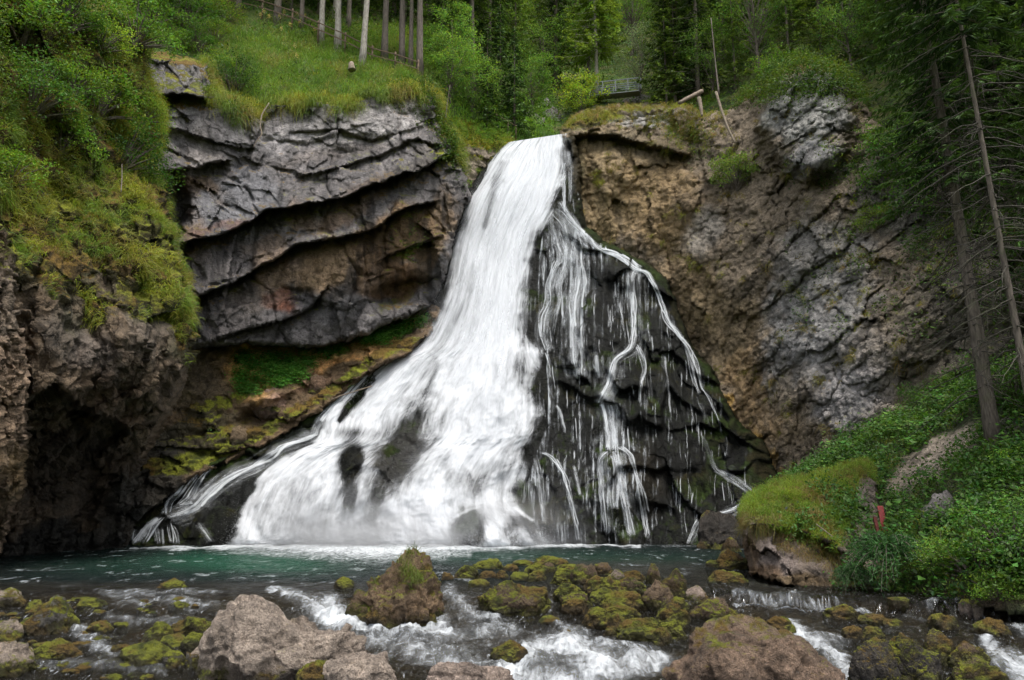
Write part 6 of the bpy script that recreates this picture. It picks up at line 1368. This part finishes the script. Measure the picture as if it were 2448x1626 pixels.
# overhanging larches and young trees above the brown cliff
for k, (x, y, s, pr, lab) in enumerate([(676, 106, .62, LA[0], 'drooping larch at the cliff edge near the fallen log'), (694, 96, .6, SP[1], 'spruce at the cliff edge above the log'), (712, 100, .55, BL[1], 'leafy tree right of the log'), (735, 88, .7, LA[1], 'yellow-green larch left of the grey outcrop'), (760, 72, .75, BL[1], 'fresh green tree rising behind the grey outcrop'),
        (790, 62, .7, LA[1], 'larch on top of the grey outcrop'), (822, 58, .75, LA[0], 'tall larch right of the top of the outcrop'), (850, 70, .7, BL[0], 'leafy tree behind the right shoulder of the outcrop')]):
    T(pr, x, y, lab, s, rz=k*1.7, name='cliff_tree', group='trees along the top of the right cliff')

# ================================================================ small man-made and dead things
def bar(a, b, w_, h_):
    a = np.array(a); b = np.array(b); d = b-a; L = np.linalg.norm(d); x_ = d/L; y_ = unit(np.cross([0, 0, 1.], x_)); z_ = np.cross(x_, y_)
    return (a+b)/2, (L, w_, h_), np.stack([x_, y_, z_])
M_WOOD = plain_mat('weathered_fence_wood', (.1, .065, .04), .85, .4, 9.); M_STEEL = plain_mat('galvanised_steel', (.2, .215, .22), .6, .15, 20., .002, .3)
M_RED = plain_mat('red_paint', (.2, .008, .006), .6, .2, 12., .004); M_DARKRED = plain_mat('faded_red_paint', (.1, .015, .012), .8, .3, 12., .004)
fpts = [(228, 0, 51), (262, 8, 50.5), (292, 18, 50), (318, 30, 49.5), (345, 42, 49), (372, 56, 48.6), (395, 62, 48.4), (418, 70, 48.2)]
fe = empty('wooden_fence', tuple(P(300, 20, 50))); tag(fe, 'brown wooden rail fence running down behind the meadow trunks', 'fence')
loc = np.array(fe.location)
fp = [P(x, y+6, d) for x, y, d in fpts]
for a in fp:
    mb = MB(); mb.tube(np.array([a-[0, 0, .5], a+[0, 0, 1.15]])-loc, [.07, .06], 7); mb.obj('post', M_WOOD, fe)
for hz in (.45, .95):
    for a, b in zip(fp[:-1], fp[1:]):
        mb = MB(); c, s, ax = bar(a+[0, -.07, hz]-loc, b+[0, -.07, hz]-loc, .04, .07); mb.box(c, s, ax); mb.obj('rail', M_WOOD, fe, False)
# footbridge
br = empty('footbridge', tuple(P(612, 94, 60))); tag(br, 'grey metal footbridge with a railing above the falls', 'bridge'); loc = np.array(br.location)
a0, a1 = P(590, 98, 60.5), P(640, 93, 59)
mb = MB(); c, s, ax = bar(a0-loc, a1-loc, .9, .07); mb.box(c, s, ax); mb.obj('deck', M_STEEL, br, False)
for fr in (0, .25, .5, .75, 1):
    for off in (-.5, .5):
        p_ = a0*(1-fr)+a1*fr+np.array([0, off, .09]); mb = MB(); mb.box(p_+[0, 0, .5]-loc, (.07, .07, 1.)); mb.obj('post', M_STEEL, br, False)
for off in (-.5, .5):
    for hz in (.35, .7, 1.05):
        mb = MB(); c, s, ax = bar(a0+[0, off, hz]-loc, a1+[0, off, hz]-loc, .05, .05 if hz < 1 else .07); mb.box(c, s, ax); mb.obj('rail', M_STEEL, br, False)
# small wire fence beside the lip
wf = empty('rail_fence', tuple(P(498, 124, 52))); tag(wf, 'thin rail fence running down to the lip of the waterfall', 'fence'); loc = np.array(wf.location)
pp = [P(486, 121, 52), P(497, 126, 52), P(508, 132, 52.2), P(516, 137, 52.4)]
for a in pp: mb = MB(); mb.tube(np.array([a-[0, 0, .3], a+[0, 0, .9]])-loc, .035, 6); mb.obj('post', M_WOOD, wf)
for a, b in zip(pp[:-1], pp[1:]): mb = MB(); mb.tube(np.array([a+[0, 0, .8], b+[0, 0, .8]])-loc, .03, 5); mb.obj('rail', M_WOOD, wf)
# logs, broken trunks, twigs
def stick(name, label, cat, pts, rad, mat=None, n=8, wob=.06):
    q = np.array([P(*a) for a in pts]); k = 4*len(q); qq = resample3(q, k); rr = np.interp(np.linspace(0, 1, k), np.linspace(0, 1, len(rad)), rad)
    base = qq[0]; V, Q, TT = tube(qq-base, rr, n, wob=wob, seed=len(label)); o = mkobj(name, V, [Q, TT], {'Col': np.full((len(V), 3), .3)}, mat or M_DEAD, None, True, tuple(base)); return tag(o, label, cat)
def resample3(p, k):
    t = np.linspace(0, len(p)-1, k); return np.stack([np.interp(t, np.arange(len(p)), p[:, i]) for i in range(3)], 1)
stick('fallen_log', 'pale sawn log jutting out over the edge of the brown cliff', 'log', [(679, 103, 49), (690, 97, 49.3), (702, 91, 49.8)], [.13, .13, .14])
stick('broken_trunk', 'pale broken trunk leaning down to the bush on the right cliff', 'dead tree', [(716, 92, 46.5), (722, 112, 46), (728, 128, 45.6), (735, 143, 45.2)], [.09, .08, .07, .05])
stick('bare_snag', 'dark thin trunk standing above the broken leaning one', 'dead tree', [(711, 18, 48), (715, 60, 47.5), (719, 95, 47)], [.03, .04, .06], M_BARK)
stick('dead_pole', 'thin bare dead stem on the grass left of the small spruces', 'dead tree', [(445, 122, 46.5), (447, 105, 46.8), (450, 85, 47)], [.04, .03, .02], M_BARK)
stick('bare_sapling', 'thin pale stem below the dark bush of the left cliff', 'dead tree', [(121, 192, 27), (122, 178, 27.4), (122, 164, 27.8)], [.02, .018, .012], M_BARK)
stick('hanging_root', 'pale root hanging down the grey cliff below the hanging grass', 'root', [(269, 103, 41), (262, 114, 40.7), (260, 125, 40.5), (262, 134, 40.3), (256, 142, 40.2), (253, 148, 40.2)], [.03, .035, .03, .03, .02, .012])
stick('tree_stump', 'little grey stump on the meadow above the cliff', 'stump', [(352, 70, 45.4), (351.5, 66, 45.4), (351.5, 63, 45.5)], [.26, .2, .14])
stick('tree_root', 'broken root end poking out under the log', 'root', [(699, 98, 48.8), (701, 108, 48.5), (702, 116, 48.3)], [.14, .12, .07])
stick('dead_branch', 'long bare branch lying on the grass in front of the left meadow trunks', 'branch', [(372, 386, 41), (340, 396, 41), (330, 400, 41)], [.03, .03, .02])
stick('dead_twig', 'thin pale twig lying across the straw of the grassy rock', 'twig', [(816, 524, 20.3), (824, 530, 20.2), (833, 537, 20.1)], [.012, .014, .01])
# red boards at the back of the grassy rock
rb = MB(); a = P(886, 536, 21.6); b = P(880, 506, 21.9); c, s, ax = bar(b, a, .14, .04); base = np.array(c); rb.box(c-base, s, ax)
o = rb.obj('red_board', M_RED, None, False, tuple(base)); tag(o, 'bright red board leaning against the right end of the grassy rock', 'board')
rb = MB(); a = P(878, 532, 21.2); b = P(874.5, 517, 21.3); c, s, ax = bar(b, a, .08, .04); base = np.array(c); rb.box(c-base, s, ax)
o = rb.obj('faded_board', M_DARKRED, None, False, tuple(base)); tag(o, 'short faded red board beside the bright red one', 'board')
# pale seed heads in the meadow
hm = MB(); hm.tube(np.array([[0, 0, 0], [.02, 0, .5], [.03, 0, .95]]), .012, 4, col=(.06, .12, .03)); stalk = hm.mesh('stalk', M_GRASS)
r = np.random.RandomState(9); c = np.array([0.03, 0, .95])+r.normal(size=(60, 3))*np.array([.06, .06, .08]); V, TT, cc = leaves(c, .06, r.normal(size=(60, 3)), r, (.6, .55, .25)); head = mkmesh('flower_head', V, TT, {'Col': cc}, M_GRASS)
for k, (x, y) in enumerate([(259, 24), (263, 20), (279, 25), (284, 19), (296, 22), (299, 30), (314, 37), (320, 38), (294, 55), (296, 66), (281, 37), (268, 26), (304, 24), (289, 32)]):
    place((stalk, head), 'meadow_flower', 'tall plant with a creamy flower head on the upper meadow', 'flower', on(PH, x, y+4), 1., k, 'creamy flowers on the meadow', names=('stalk', 'flower_head'))

for k, (x, y, wp, hp, d) in enumerate([(534, 128, 34, 18, 58), (552, 124, 26, 16, 60), (545, 112, 24, 14, 63), (640, 107, 44, 12, 60)]):
    landstone(x, y, wp, hp, d, (.33, .3, .28), .12, ['pale rock face in the gully behind the lip, left block', 'pale rock block in the gully behind the lip, right block', 'upper pale rock block in the gully behind the lip', 'pale brushy rock below the footbridge'][k], 650+k, lod=5, bulk=.5)

for k, (x, y, s) in enumerate([(1330, 400, 1.1), (1410, 430, 1.2)]):
    BT(2, x, y, 'dark spruce in the wood past the right edge of the bank', s, k*1.9, (0, 0), PF if y > 345 else PE, 'dark spruces past the right edge')
# ================================================================ light and camera
w = bpy.data.worlds.new("World"); bpy.context.scene.world = w; w.use_nodes = True
wt = w.node_tree; wt.nodes.clear()
sky = wt.nodes.new('ShaderNodeTexSky'); sky.sky_type = 'NISHITA'; sky.sun_disc = False
SUN_EL, SUN_AZ = 72, 140       # azimuth: 0 = +Y, clockwise
sky.sun_elevation = radians(SUN_EL); sky.sun_rotation = radians(SUN_AZ); sky.air_density = 1.; sky.dust_density = 3.; sky.ozone_density = 1.
bg = wt.nodes.new('ShaderNodeBackground'); bg.inputs[1].default_value = .15
wo = wt.nodes.new('ShaderNodeOutputWorld'); hs = wt.nodes.new('ShaderNodeHueSaturation'); hs.inputs['Saturation'].default_value = .35; wt.links.new(sky.outputs[0], hs.inputs['Color']); wt.links.new(hs.outputs[0], bg.inputs[0]); wt.links.new(bg.outputs[0], wo.inputs[0])
sl = bpy.data.lights.new('sun', 'SUN'); sl.energy = 1.5; sl.angle = radians(25); sl.color = (1, .96, .9)
so = link(bpy.data.objects.new('sun', sl))
from mathutils import Vector
sd_ = Vector((sin(radians(SUN_AZ))*cos(radians(SUN_EL)), cos(radians(SUN_AZ))*cos(radians(SUN_EL)), sin(radians(SUN_EL))))
so.rotation_euler = sd_.to_track_quat('Z', 'Y').to_euler()
cam = bpy.data.cameras.new('camera'); co = link(bpy.data.objects.new('camera', cam))
cam.sensor_width = 36; cam.lens = F/1024*36; cam.clip_end = 1000; cam.clip_start = .1
co.location = (0, 0, CAMZ); co.rotation_euler = (pi/2+PITCH, 0, 0)
sc = bpy.context.scene; sc.camera = co
sc.view_settings.view_transform = 'Standard'; sc.view_settings.look = 'None'; sc.view_settings.gamma = 1; sc.view_settings.exposure = 1.15
sc.cycles.max_bounces = 6; sc.cycles.diffuse_bounces = 3; sc.cycles.glossy_bounces = 3; sc.cycles.transparent_max_bounces = 14; sc.cycles.transmission_bounces = 3
sc.cycles.caustics_reflective = False; sc.cycles.caustics_refractive = False
sc.cycles.use_adaptive_sampling = True; sc.cycles.adaptive_threshold = .02
sc.cycles.sample_clamp_indirect = 6
